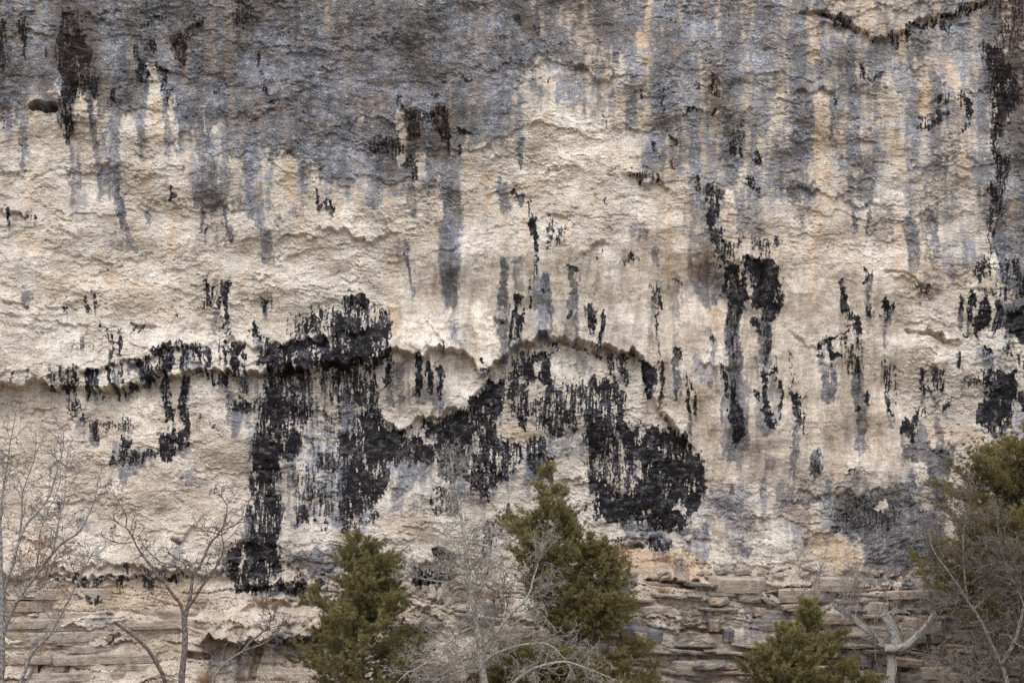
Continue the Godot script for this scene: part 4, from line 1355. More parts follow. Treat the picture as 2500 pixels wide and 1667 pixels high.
func band_paint(b: int) -> void:
	var n := ceili(TH / 40.0)
	var o := PackedByteArray()
	var o2 := PackedByteArray()
	var warp := n_warp
	var f_k := fld[K]
	var f_o := fld[O]
	var f_w := fld[W]
	var f_b := fld[B]
	var f_s := fld[S]
	var wfine := n_wfine
	var dripn := n_drip
	var lace := n_lace
	var blot := n_blot
	var grain := n_grain
	var tone := n_tone
	for j in range(b * n, mini(TH, b * n + n)):
		var y := Y0 + WY * (1.0 - (j + 0.5) / TH)
		for i in TW:
			var x := X0 + WX * (i + 0.5) / TW
			var w := wfine.get_noise_2d(x, y * 0.7)
			var w2 := wfine.get_noise_2d(x + 50.0, y * 0.7)
			var ux := x + w * 0.07
			var uy := y + w2 * 0.10
			var m1 := warp.get_noise_2d(x * 1.2, y * 0.5)
			var m2 := warp.get_noise_2d(x * 1.6 + 30.0, y * 1.2)
			var k := sample(K, ux + m1 * 0.15, uy + m2 * 0.28)
			var g := sample(G, ux + m1 * 0.14, uy + m2 * 0.3)
			var band := dripn.get_noise_2d(x * 1.1 + m2 * 0.12 + 70.0, y * 0.13)
			var halo := f_k[clampi(int((uy + m2 * 0.2 + 0.28 - Y0) / FS), 0, FH - 1) * FW + clampi(int((ux + m1 * 0.11 - X0) / FS), 0, FW - 1)]
			g = maxf(g, maxf(k, halo) * 0.52)
			var at0 := clampi(int((uy - Y0) / FS + 0.5), 0, FH - 1) * FW + clampi(int((ux - X0) / FS + 0.5), 0, FW - 1)
			var or_ := f_o[at0]
			var wh := f_w[at0]
			var br := f_b[at0]
			var s := f_s[at0]
			var fl := flake(x + w * 0.08, y + w2 * 0.05, 0.25, 0.078, 7)
			var gr := grain.get_noise_2d(x * 1.0, y * 1.5)
			var bl := blot.get_noise_2d(x, y * 1.5)
			var dr := dripn.get_noise_2d(x * 3.2, y * 0.55)
			var to := tone.get_noise_2d(x, y)
			var to2 := tone.get_noise_2d(x * 2.3 + 40.0, y * 1.7)
			# bare limestone
			var q := clampf(0.5 + to * 0.9 + bl * 0.5, 0.0, 1.0)
			var r0 := lerpf(0.728, 0.790, q)
			var g0 := lerpf(0.682, 0.756, q)
			var b0 := lerpf(0.625, 0.715, q)
			var oo := clampf(or_ * (0.85 + bl * 1.0 + to2 * 0.5) + 0.14 * maxf(0.0, to2 - 0.1) + 0.9 * maxf(0.0, 0.25 * to2 - band - 0.22) * smoothstep(12.0, 17.0, y), 0.0, 0.9)
			r0 = lerpf(r0, 0.765, oo)
			g0 = lerpf(g0, 0.650, oo)
			b0 = lerpf(b0, 0.535, oo)
			var ww := clampf(wh * (0.8 + bl), 0.0, 0.9)
			r0 = lerpf(r0, 0.850, ww)
			g0 = lerpf(g0, 0.820, ww)
			b0 = lerpf(b0, 0.770, ww)
			# thin grey weathering on all of it
			var veil := clampf((0.10 + 0.2 * dr + 0.6 * bl + 0.35 * to2 - 0.25 * wh) * 0.85 + gr * 0.22, 0.0, 0.55) * (1.0 - 0.4 * ww)
			r0 = lerpf(r0, 0.55, veil)
			g0 = lerpf(g0, 0.53, veil)
			b0 = lerpf(b0, 0.52, veil)
			# grey film
			var gn := bl * 0.50 + dr * 0.36 + band * 0.52 + gr * 0.42 + fl * 0.30
			var gg := smoothstep(0.26, 0.70, g + gn * (0.80 - 0.35 * s) * clampf(4.2 * g * (1.05 - g), 0.0, 1.0)) * 0.95
			var cool := clampf(0.68 + to2 * 1.1 + to * 0.5 - br * 0.6, 0.0, 1.0)
			var gl := 0.425 + gr * 0.09 + bl * 0.10 + to * 0.10 + dr * 0.06 - 0.20 * maxf(0.0, g - 0.70)
			var rr := gl * lerpf(1.03, 0.978, cool)
			var rg := gl * lerpf(0.985, 0.992, cool)
			var rb := gl * lerpf(0.97, 1.058, cool)
			r0 = lerpf(r0, rr, gg)
			g0 = lerpf(g0, rg, gg)
			b0 = lerpf(b0, rb, gg)
			var og := oo * gg * 0.6
			r0 = lerpf(r0, 0.66, og)
			g0 = lerpf(g0, 0.54, og)
			b0 = lerpf(b0, 0.43, og)
			# brown crust
			var bb := clampf(br * (0.75 + bl * 1.2 + gr * 0.8), 0.0, 0.8)
			r0 = lerpf(r0, 0.335, bb)
			g0 = lerpf(g0, 0.295, bb)
			b0 = lerpf(b0, 0.275, bb)
			# black crust, ragged along runs and worn off what stands proud
			if k > 0.02:
				var la := lace.get_noise_2d(x * 1.1, y * 0.75)
				var kn := dr * 0.45 + la * 0.48 + gr * 0.22 + fl * 0.15 + bl * 0.34 + dripn.get_noise_2d(x * 8.0 + 20.0, y * 1.1) * 0.55
				k *= 1.0 - 0.24 * smoothstep(0.05, 0.4, to2)
				var kk := smoothstep(0.42, 0.58, k + (kn - 0.03) * 0.85 * clampf(4.0 * k * (1.07 - k), 0.0, 1.0)) * (0.96 - 0.3 * smoothstep(0.1, 0.6, bl + 0.4 * gr))
				var kl := 0.120 + gr * 0.06 + bl * 0.05 + dr * 0.03 + 0.03 * fl
				r0 = lerpf(r0, kl * 1.0 + 0.03 * br, kk)
				g0 = lerpf(g0, kl * 0.955, kk)
				b0 = lerpf(b0, kl * 1.04 - 0.02 * br, kk)
			var v := 1.0 + gr * 0.20 + fl * 0.14 + bl * 0.08 + to * 0.05
			o.append(clampi(int(r0 * v * 255.0), 0, 255))
			o.append(clampi(int(g0 * v * 255.0), 0, 255))
			o.append(clampi(int(b0 * v * 255.0), 0, 255))
			o2.append(clampi(int(128.0 + (fl * (1.0 - 0.65 * s) * 0.95 + gr * 0.14 + bl * 0.20) * 90.0), 0, 255))
	bands[b] = o
	bands2[b] = o2

func run_bands(f: Callable) -> void:
	bands.resize(40)
	bands2.resize(40)
	for b in 40:
		f.call(b)

func cliff() -> void:
	run_bands(band_height)
	for b in bands:
		zz.append_array(b)
	run_bands(band_paint)
	var px := PackedByteArray()
	var hp := PackedByteArray()
	for b in 40:
		px.append_array(bands[b])
		hp.append_array(bands2[b])
	var rock := mat(Color.WHITE, 0.93)
	rock.resource_name = "weathered limestone"
	rock.albedo_texture = ImageTexture.create_from_image(Image.create_from_data(TW, TH, false, Image.FORMAT_RGB8, px))
	rock.heightmap_enabled = true
	rock.heightmap_texture = ImageTexture.create_from_image(Image.create_from_data(TW, TH, false, Image.FORMAT_L8, hp))
	rock.heightmap_scale = 6.5
	rock.texture_repeat = false
	var root := Node3D.new()
	root.name = "cliff"
	root.set_meta("kind", "structure")
	root.set_meta("label", "tall pale limestone cliff streaked black and grey")
	add_child(root)
	tile(0, 1)
	var lip := plist(LIP)
	# vertices
	var vs := PackedVector3Array()
	var ns := PackedVector3Array()
	vs.resize(NX * NY)
	ns.resize(NX * NY)
	var dx := WX / (NX - 1)
	var dy := WY / (NY - 1)
	var which := PackedByteArray()
	which.resize(NX * NY)
	var lips := PackedFloat32Array()
	var ben := PackedFloat32Array()
	for i in NX:
		lips.append(poly_y(lip, X0 + i * dx))
		ben.append(bench(X0 + i * dx) + 0.4 + 0.2 * nz["edge"].get_noise_2d(i * 0.05, 9.0))
	for j in NY:
		for i in NX:
			var k := j * NX + i
			vs[k] = Vector3(X0 + i * dx, Y0 + j * dy, zz[k])
			var l := zz[k - 1] if i > 0 else zz[k]
			var r := zz[k + 1] if i < NX - 1 else zz[k]
			var d := zz[k - NX] if j > 0 else zz[k]
			var u := zz[k + NX] if j < NY - 1 else zz[k]
			ns[k] = Vector3((l - r) / (2.0 * dx), (d - u) / (2.0 * dy), 1.0).normalized()
			which[k] = 2 if vs[k].y < ben[i] else 0 if vs[k].y > lips[i] else 1
	var names := ["upper_face", "alcove_face", "bedded_base"]
	var parts := []
	for w in 3:
		var map := PackedInt32Array()
		map.resize(NX * NY)
		map.fill(-1)
		var v := PackedVector3Array()
		var n := PackedVector3Array()
		var t := PackedVector2Array()
		var ix := PackedInt32Array()
		for j in NY - 1:
			for i in NX - 1:
				var k := j * NX + i
				if which[k] != w:
					continue
				for c: int in [k, k + 1, k + NX, k + NX + 1]:
					if map[c] < 0:
						map[c] = v.size()
						v.append(vs[c])
						n.append(ns[c])
						t.append(Vector2((vs[c].x - X0) / WX, 1.0 - (vs[c].y - Y0) / WY))
				var a := map[k]
				var b := map[k + 1]
				var c2 := map[k + NX]
				var e := map[k + NX + 1]
				ix.append(a)
				ix.append(c2)
				ix.append(b)
				ix.append(b)
				ix.append(c2)
				ix.append(e)
		var arr := []
		arr.resize(Mesh.ARRAY_MAX)
		arr[Mesh.ARRAY_VERTEX] = v
		arr[Mesh.ARRAY_NORMAL] = n
		arr[Mesh.ARRAY_TEX_UV] = t
		arr[Mesh.ARRAY_INDEX] = ix
		var m := ArrayMesh.new()
		m.add_surface_from_arrays(Mesh.PRIMITIVE_TRIANGLES, arr)
		parts.append(part(names[w], m, rock, root))
	hz = parts
	# the bluff goes on to both sides and upwards
	for w in 3:
		var st := 5
		var v := PackedVector3Array()
		var t := PackedVector2Array()
		var ix := PackedInt32Array()
		var a := Vector2i(0, 0)
		var bq := Vector2i(NX - 1, NY - 1)
		var cols := int((bq.x - a.x) / st) + 1
		var rows := int((bq.y - a.y) / st) + 1
		if w == 2:
			rows = rows / 2
		for j in rows:
			for i in cols:
				var gi := i * st if w != 0 else (NX - 1 - i * st)
				var gj := j * st
				var p: Vector3
				if w == 0:
					gi = i * st
					p = vs[gj * NX + gi]
					p.x = 2.0 * X0 - p.x
				elif w == 1:
					gi = NX - 1 - i * st
					p = vs[gj * NX + gi]
					p.x = 2.0 * (X0 + WX) - p.x
				else:
					gi = i * st
					gj = NY - 1 - j * st
					p = vs[gj * NX + gi]
					p.y = 2.0 * (Y0 + WY) - p.y
				v.append(p)
				t.append(Vector2((vs[gj * NX + gi].x - X0) / WX, 1.0 - (vs[gj * NX + gi].y - Y0) / WY))
				if i > 0 and j > 0:
					var k := v.size() - 1
					if w == 0:
						ix.append_array(PackedInt32Array([k, k - cols, k - cols - 1, k, k - cols - 1, k - 1]))
					else:
						ix.append_array(PackedInt32Array([k, k - cols, k - cols - 1, k, k - cols - 1, k - 1]))
		var sm := SurfaceTool.new()
		sm.begin(Mesh.PRIMITIVE_TRIANGLES)
		for k in v.size():
			sm.set_uv(t[k])
			sm.add_vertex(v[k])
		for k in ix:
			sm.add_index(k)
		sm.generate_normals(w != 1)
		part("cliff_shoulder", sm.commit(), rock, root)

func ground() -> void:
	var st := SurfaceTool.new()
	st.begin(Mesh.PRIMITIVE_TRIANGLES)
	var xs := [-600.0, -200.0, -90.0, -50.0]
	var zs := [-40.0, -8.0, 0.0]
	for i in range(-30, 31, 2):
		xs.append(i * 1.0)
	xs.append_array([50.0, 90.0, 200.0, 600.0])
	for i in range(1, 31):
		zs.append(i * 1.0)
	zs.append_array([40.0, 55.0, 75.0, 90.0, 105.0, 120.0, 200.0, 500.0])
	for z: float in zs:
		for x: float in xs:
			var y := -0.7 - 4.3 * smoothstep(2.0, 40.0, z) + 7.6 * smoothstep(70.0, 104.0, z)
			y += nz["mid"].get_noise_2d(x * 0.5, z * 0.5) * 0.7
			st.add_vertex(Vector3(x, y, z))
	var n := xs.size()
	for j in zs.size() - 1:
		for i in n - 1:
			var k := j * n + i
			for q: int in [k, k + 1, k + n, k + 1, k + n + 1, k + n]:
				st.add_index(q)
	st.generate_normals()
	var m := mat(Color(0.42, 0.36, 0.27), 1.0)
	var o := part("ground", st.commit(), m, self)
	o.set_meta("kind", "structure")
	o.set_meta("label", "sloping ground of dry grass below the cliff")

func rock_mat(a: Color, b: Color, c: Color, sd: int) -> StandardMaterial3D:
	var n := FastNoiseLite.new()
	n.noise_type = FastNoiseLite.TYPE_SIMPLEX
	n.frequency = 0.006
	n.fractal_octaves = 7
	n.seed = sd
	var gr := Gradient.new()
	gr.offsets = PackedFloat32Array([0.15, 0.38, 0.58, 0.85])
	gr.colors = PackedColorArray([a.darkened(0.12), a, b, c])
	var t := NoiseTexture2D.new()
	t.width = 512
	t.height = 512
	t.seamless = true
	t.noise = n
	t.color_ramp = gr
	var n2 := n.duplicate()
	n2.frequency = 0.03
	var h := NoiseTexture2D.new()
	h.width = 512
	h.height = 512
	h.seamless = true
	h.noise = n2
	var m := mat(Color.WHITE, 0.95)
	m.albedo_texture = t
	m.heightmap_enabled = true
	m.heightmap_texture = h
	m.heightmap_scale = 6.0
	m.uv1_triplanar = true
	m.uv1_world_triplanar = true
	m.uv1_scale = Vector3(0.5, 0.95, 0.5)
	return m

# a broken slab: irregular in plan, its edge in three courses, its back let into the bluff
func slab_mesh(w: float, h: float, d: float, r: RandomNumberGenerator) -> ArrayMesh:
	var st := SurfaceTool.new()
	st.begin(Mesh.PRIMITIVE_TRIANGLES)
	st.set_smooth_group(-1)
	var n := 7
	var rings := []
	for k in 4:
		rings.append(PackedVector3Array())
	var skew := r.randf_range(-0.3, 0.3)
	for i in n:
		var t := float(i) / (n - 1)
		var x := (t - 0.5) * w + r.randf_range(-0.06, 0.06) * w
		var z := d * (0.35 + 0.65 * pow(sin(PI * clampf(t, 0.02, 0.98)), 0.45)) * r.randf_range(0.82, 1.05) + skew * d * (t - 0.5)
		if i == 0 or i == n - 1:
			z *= 0.35
		var droop := r.randf_range(-0.05, 0.05) * h
		var cut := r.randf_range(0.0, 0.16) * minf(d, 0.6)
		rings[0].append(Vector3(x * 0.985, h * 0.5 + droop, z - 0.05 * d - cut * 0.4))
		rings[1].append(Vector3(x, h * 0.34 + droop, z))
		rings[2].append(Vector3(x, -h * 0.12 + droop, z - r.randf_range(0.0, 0.04) * d))
		rings[3].append(Vector3(x * 0.98, -h * 0.5 + droop, z - 0.04 * d - cut))
	var tri := func(a: Vector3, b: Vector3, c: Vector3) -> void:
		st.add_vertex(a)
		st.add_vertex(b)
		st.add_vertex(c)
	for k in 3:
		for i in n - 1:
			tri.call(rings[k][i], rings[k][i + 1], rings[k + 1][i])
			tri.call(rings[k][i + 1], rings[k + 1][i + 1], rings[k + 1][i])
	for i in n - 1:
		var a: Vector3 = rings[0][i]
		var b: Vector3 = rings[0][i + 1]
		tri.call(Vector3(a.x, a.y + 0.02, -0.5), Vector3(b.x, b.y + 0.02, -0.5), a)
		tri.call(Vector3(b.x, b.y + 0.02, -0.5), b, a)
		a = rings[3][i]
		b = rings[3][i + 1]
		tri.call(a, b, Vector3(a.x, a.y, -0.5))
		tri.call(b, Vector3(b.x, b.y, -0.5), Vector3(a.x, a.y, -0.5))
	st.generate_normals()
	return st.commit()

func z_at(x: float, y: float) -> float:
	var i := clampi(int((x - X0) / WX * (NX - 1)), 0, NX - 1)
	var j := clampi(int((y - Y0) / WY * (NY - 1)), 0, NY - 1)
	return zz[j * NX + i]

var slab_mats := []

func base_slabs() -> void:
	slab_mats = [
		rock_mat(Color(0.46, 0.45, 0.46), Color(0.53, 0.52, 0.525), Color(0.62, 0.59, 0.565), 5),
		rock_mat(Color(0.66, 0.605, 0.555), Color(0.715, 0.66, 0.61), Color(0.76, 0.715, 0.675), 6),
		rock_mat(Color(0.60, 0.545, 0.495), Color(0.68, 0.61, 0.55), Color(0.74, 0.65, 0.565), 7),
		rock_mat(Color(0.52, 0.495, 0.48), Color(0.61, 0.575, 0.545), Color(0.69, 0.645, 0.605), 8),
		rock_mat(Color(0.655, 0.60, 0.54), Color(0.715, 0.66, 0.60), Color(0.755, 0.705, 0.65), 9)]
	var r := RandomNumberGenerator.new()
	r.seed = 99
	var meshes := []
	for i in 40:
		meshes.append(slab_mesh(r.randf_range(0.5, 2.4), r.randf_range(0.08, 0.18) if i % 2 > 0 else r.randf_range(0.24, 0.6), r.randf_range(0.25, 0.85), r))
	var base: Node3D = hz[2]
	var y := -0.9
	var row := 0
	while y < 4.05:
		var thick := r.randf_range(0.17, 0.42)
		var x := -6.5 + r.randf_range(0.0, 1.5)
		while x < 22.5:
			var w := r.randf_range(0.6, 2.4)
			var top := bench(x + w * 0.5) + 0.05
			var keep := 0.66 if x > 1.0 else 0.35
			if (y < top and r.randf() < keep) or (y < top + 0.9 and r.randf() < 0.10):
				var o := part("rock_slab", meshes[r.randi() % meshes.size()], slab_mats[[0, 1, 2, 3, 3, 4][r.randi() % 6]], base)
				var cx := x + w * 0.5
				var z: float = profile(cx, y) + lh[clampi(int((y - Y0) / WY * (NY - 1)), 0, NY - 1) * NX + clampi(int((cx - X0) / WX * (NX - 1)), 0, NX - 1)] * 0.7 + nz["macro"].get_noise_2d(cx, y * 1.3) * 0.5
				o.position = Vector3(cx, y + r.randf_range(-0.04, 0.04), z - 0.16 + r.randf_range(-0.12, 0.2))
				o.rotation = Vector3(r.randf_range(-0.03, 0.06), r.randf_range(-0.12, 0.12), r.randf_range(-0.09, 0.05) - 0.035)
			x += w * r.randf_range(0.75, 1.05)
		y += thick
		row += 1
	# rubble lying along the shelf
	var bits := []
	for i in 10:
		bits.append(rock_mesh(r.randf_range(0.16, 0.6), r.randf_range(0.08, 0.22), r.randf_range(0.15, 0.4), 40 + i))
	for i in 60:
		var x := r.randf_range(2.0, 21.0)
		var o := part("rock_fragment", bits[r.randi() % bits.size()], slab_mats[[1, 2, 3, 4, 4][r.randi() % 5]], base)
		var yb := bench(x) + r.randf_range(-0.05, 0.5)
		o.position = Vector3(x, yb, z_at(x, yb) + r.randf_range(0.0, 0.15))
		o.rotation = Vector3(r.randf_range(-0.3, 0.3), r.randf_range(-1.5, 1.5), r.randf_range(-0.4, 0.4))
	# thicker, paler beds low on the left
	var beds := []
	for i in 14:
		beds.append(slab_mesh(r.randf_range(1.8, 4.6), r.randf_range(0.22, 0.55), r.randf_range(0.2, 0.42), r))
	y = -0.8
	while y < 3.6:
		var x := -24.0 + r.randf_range(0.0, 2.0)
		while x < -7.0:
			if r.randf() < 0.5 - 0.06 * y and not (x > -14.0 and y < 1.9):
				var o := part("rock_slab", beds[r.randi() % beds.size()], slab_mats[[1, 1, 4, 4, 2][r.randi() % 5]], base)
				var z: float = profile(x, y) + lh[clampi(int((y - Y0) / WY * (NY - 1)), 0, NY - 1) * NX + clampi(int((x - X0) / WX * (NX - 1)), 0, NX - 1)] * 0.8 + nz["macro"].get_noise_2d(x, y * 1.3) * 0.5
				o.position = Vector3(x, y, z - 0.20 + r.randf_range(-0.1, 0.1))
				o.rotation = Vector3(r.randf_range(-0.03, 0.05), r.randf_range(-0.08, 0.08), r.randf_range(-0.03, 0.04))
			x += r.randf_range(1.2, 3.0)
		y += r.randf_range(0.28, 0.5)

func rock_mesh(w: float, h: float, d: float, sd: int) -> ArrayMesh:
	var n := FastNoiseLite.new()
	n.noise_type = FastNoiseLite.TYPE_CELLULAR
	n.cellular_return_type = FastNoiseLite.RETURN_CELL_VALUE
	n.frequency = 0.9
	n.seed = sd
	var st := SurfaceTool.new()
	st.begin(Mesh.PRIMITIVE_TRIANGLES)
	st.set_smooth_group(-1)
	var pt := func(i: int, j: int) -> Vector3:
		var a := TAU * (i % 14) / 14.0
		var b := PI * (j / 8.0 - 0.5)
		var u := Vector3(cos(a) * cos(b), sin(b), sin(a) * cos(b))
		var box := u / maxf(absf(u.x), maxf(absf(u.y), absf(u.z)))
		u = u.lerp(box, 0.85) * (1.0 + 0.3 * n.get_noise_3d(u.x * 1.3, u.y * 1.3, u.z * 1.3))
		return Vector3(u.x * w, u.y * h, u.z * d) * 0.5
	for j in 8:
		for i in 14:
			var p: Vector3 = pt.call(i, j)
			var q: Vector3 = pt.call(i + 1, j)
			var s: Vector3 = pt.call(i, j + 1)
			var t: Vector3 = pt.call(i + 1, j + 1)
			for v: Vector3 in [p, q, s, q, t, s]:
				st.add_vertex(v)
	st.generate_normals()
	return st.commit()

func loose(called: String, label: String, x: float, y: float, z: float, w: float, h: float, d: float, tilt: Vector3, m: int, sd: int, group := "") -> void:
	var k := sc * 0.016
	var o := part(numbered(called), rock_mesh(w * k, h * k, d * k, sd), slab_mats[m], self)
	var p := wp(x, y)
	o.position = at(x, y, z_at(p.x, p.y - 0.5) + z)
	o.rotation = tilt
	o.set_meta("label", label)
	o.set_meta("category", "rock")
	if group:
		o.set_meta("group", group)

func loose_rocks() -> void:
	tile(2, 2)
	loose("boulder", "large pale boulder lying on the rock shelf left of the bare saplings", 470, 968, 0.05, 165, 78, 110, Vector3(0.1, 0.2, -0.1), 1, 3, "loose rocks on the shelf")
	loose("leaning_rock_slab", "thin cream slab leaning steeply against the pale boulder", 572, 990, 0.35, 90, 34, 80, Vector3(0.3, 0.2, -0.75), 1, 4, "loose rocks on the shelf")
	loose("leaning_rock_slab", "cream slab propped just right of the other leaning slab", 632, 1000, 0.32, 84, 40, 70, Vector3(0.2, -0.3, -0.6), 1, 5, "loose rocks on the shelf")
	loose("boulder", "tan angular block at the left end of the rock shelf rubble", 250, 1000, 0.1, 150, 56, 110, Vector3(0.1, 0.3, 0.12), 2, 6, "loose rocks on the shelf")
	loose("boulder", "small tan rock under the sapling stems", 740, 1045, 0.2, 130, 46, 90, Vector3(0, 0.4, 0.05), 2, 7, "loose rocks on the shelf")
	loose("boulder", "flat grey rock beside the deadwood on the shelf edge", 1280, 1000, 0.1, 150, 40, 90, Vector3(0, -0.2, -0.06), 3, 8, "loose rocks on the shelf")
	loose("boulder", "flat grey stone perched low, left of the small juniper", 180, 1440, 0.45, 210, 56, 120, Vector3(0, 0.1, 0.02), 3, 9, "loose rocks on the shelf")
	tile(1, 2)
	loose("boulder", "rounded pale rock in the dark hollow behind the grey bare tree", 790, 890, 0.3, 130, 50, 100, Vector3(0, 0.2, 0.03), 1, 10, "loose rocks on the shelf")
	loose("boulder", "tan blocky stone right of the tall juniper's foot", 2060, 1250, 0.5, 90, 70, 90, Vector3(0.1, 0.5, 0.1), 2, 11, "loose rocks on the shelf")

# ---------------------------------------------------------------- plants
func smooth_path(p: PackedVector3Array, step: float, wob: float, r: RandomNumberGenerator) -> PackedVector3Array:
	var o := PackedVector3Array()
	var n := p.size()
	for i in n - 1:
		var a := p[maxi(i - 1, 0)]
		var b := p[i]
		var c := p[i + 1]
		var d := p[mini(i + 2, n - 1)]
		var k := maxi(1, int(b.distance_to(c) / step))
		for s in k:
			var q := b.cubic_interpolate(c, a, d, float(s) / k)
			if i + s > 0:
				q += Vector3(r.randf_range(-1, 1), r.randf_range(-0.6, 0.6), r.randf_range(-1, 1)) * wob
			o.append(q)
	o.append(p[n - 1])
	return o

# a limb through picture points; z drifts from z0 to z1; w0, w1 are its widths there
func limb(pts: Array, z0: float, z1: float, r: RandomNumberGenerator, wob := 0.02) -> PackedVector3Array:
	var p := PackedVector3Array()
	var n := pts.size() / 2
	for i in n:
		p.append(at(pts[i * 2], pts[i * 2 + 1], lerpf(z0, z1, float(i) / maxi(1, n - 1))))
	return smooth_path(p, 0.22, wob, r)

func radii(n: int, w0: float, w1: float) -> PackedFloat32Array:
	var o := PackedFloat32Array()
	for i in n:
		o.append(lerpf(w0, w1, pow(float(i) / maxi(1, n - 1), 0.85)) * sc * 0.016 * 0.5)
	return o

func grow(b: Build, p: Vector3, d: Vector3, l: float, rad: float, level: int, kids: int, up: float, col: Color, r: RandomNumberGenerator, tips: PackedVector3Array, crook := 0.28) -> void:
	var n := 5 if level > 0 else 4
	var pts := PackedVector3Array([p])
	var rr := PackedFloat32Array([rad])
	var dirs := [d]
	for i in n:
		d = (d + Vector3(r.randfn(0, crook), r.randfn(0, crook) + up, r.randfn(0, crook))).normalized()
		p += d * l / n
		pts.append(p)
		dirs.append(d)
		rr.append(maxf(0.006, lerpf(rad, rad * 0.4, float(i + 1) / n)))
	b.tube(pts, rr, 4 if rad > 0.02 else 3, col)
	tips.append(p)
	if level > 0:
		for c in kids:
			var t := r.randf_range(0.2, 0.98)
			var f := t * n
			var i := mini(int(f), n - 1)
			var q := pts[i].lerp(pts[i + 1], f - i)
			var dd: Vector3 = dirs[i + 1]
			var ax := dd.cross(Vector3(r.randfn(), r.randfn(), r.randfn())).normalized()
			grow(b, q, dd.rotated(ax, r.randf_range(0.45, 1.05)), l * r.randf_range(0.35, 0.65), maxf(0.009, rad * 0.62), level - 1, kids, up, col, r, tips, crook)

func twigs(b: Build, path: PackedVector3Array, n: int, l: float, rad: float, level: int, kids: int, up: float, col: Color, r: RandomNumberGenerator, tips: PackedVector3Array, from := 0.15) -> void:
	for k in n:
		var t := r.randf_range(from, 1.0) * (path.size() - 1.001)
		var i := int(t)
		var p := path[i].lerp(path[i + 1], t - i)
		var d := (path[i + 1] - path[i]).normalized()
		var ax := d.cross(Vector3(r.randfn(), r.randfn(), r.randfn() * 0.6)).normalized()
		grow(b, p, d.rotated(ax, r.randf_range(0.5, 1.2)), l * r.randf_range(0.4, 1.1) * (1.15 - 0.5 * t / path.size()), rad * r.randf_range(0.7, 1.1), level, kids, up, col, r, tips)

func bark(c: Color, sd: int) -> StandardMaterial3D:
	var m := mat(Color.WHITE, 0.95)
	m.vertex_color_use_as_albedo = true
	var n := FastNoiseLite.new()
	n.frequency = 0.03
	n.seed = sd
	n.fractal_octaves = 4
	var g := Gradient.new()
	g.offsets = PackedFloat32Array([0.3, 0.5, 0.7])
	g.colors = PackedColorArray([c.darkened(0.35), c, c.lightened(0.25)])
	var t := NoiseTexture2D.new()
	t.width = 256
	t.height = 256
	t.seamless = true
	t.noise = n
	t.color_ramp = g
	m.albedo_texture = t
	m.uv1_triplanar = true
	m.uv1_scale = Vector3(2.2, 0.7, 2.2)
	return m

class Bare:
	var dense := false
	var root: Node3D
	var col: Color
	var m: StandardMaterial3D
	var tw := Build.new()
	var tips := PackedVector3Array()
	var r := RandomNumberGenerator.new()

func bare(called: String, label: String, category: String, base: Vector3, c: Color, sd: int, group := "") -> Bare:
	var t := Bare.new()
	t.root = thing(called, label, category, base, group)
	t.col = Color.WHITE
	t.m = bark(c, sd)
	t.tw.off = base
	t.r.seed = sd
	return t

# one stem or branch of a bare tree, its own mesh, with twigs into the tree's twig mesh
func stem(t: Bare, called: String, pts: Array, z0: float, z1: float, w0: float, w1: float, n := 8, l := 1.2, level := 2, kids := 4, up := 0.05, rad := 0.018) -> PackedVector3Array:
	n = int(n * (1.6 if t.dense else 1.3))
	var p := limb(pts, z0, z1, t.r)
	var b := Build.new()
	b.off = t.root.position
	b.tube(p, radii(p.size(), w0, w1), 8 if w0 > 24 else 6, t.col)
	part(called, b.mesh(), t.m, t.root)
	if n > 0:
		twigs(t.tw, p, n, l, rad, level, kids, up, t.col, t.r, t.tips)
	return p

func finish(t: Bare) -> void:
	part("twigs", t.tw.mesh(), t.m, t.root, true)

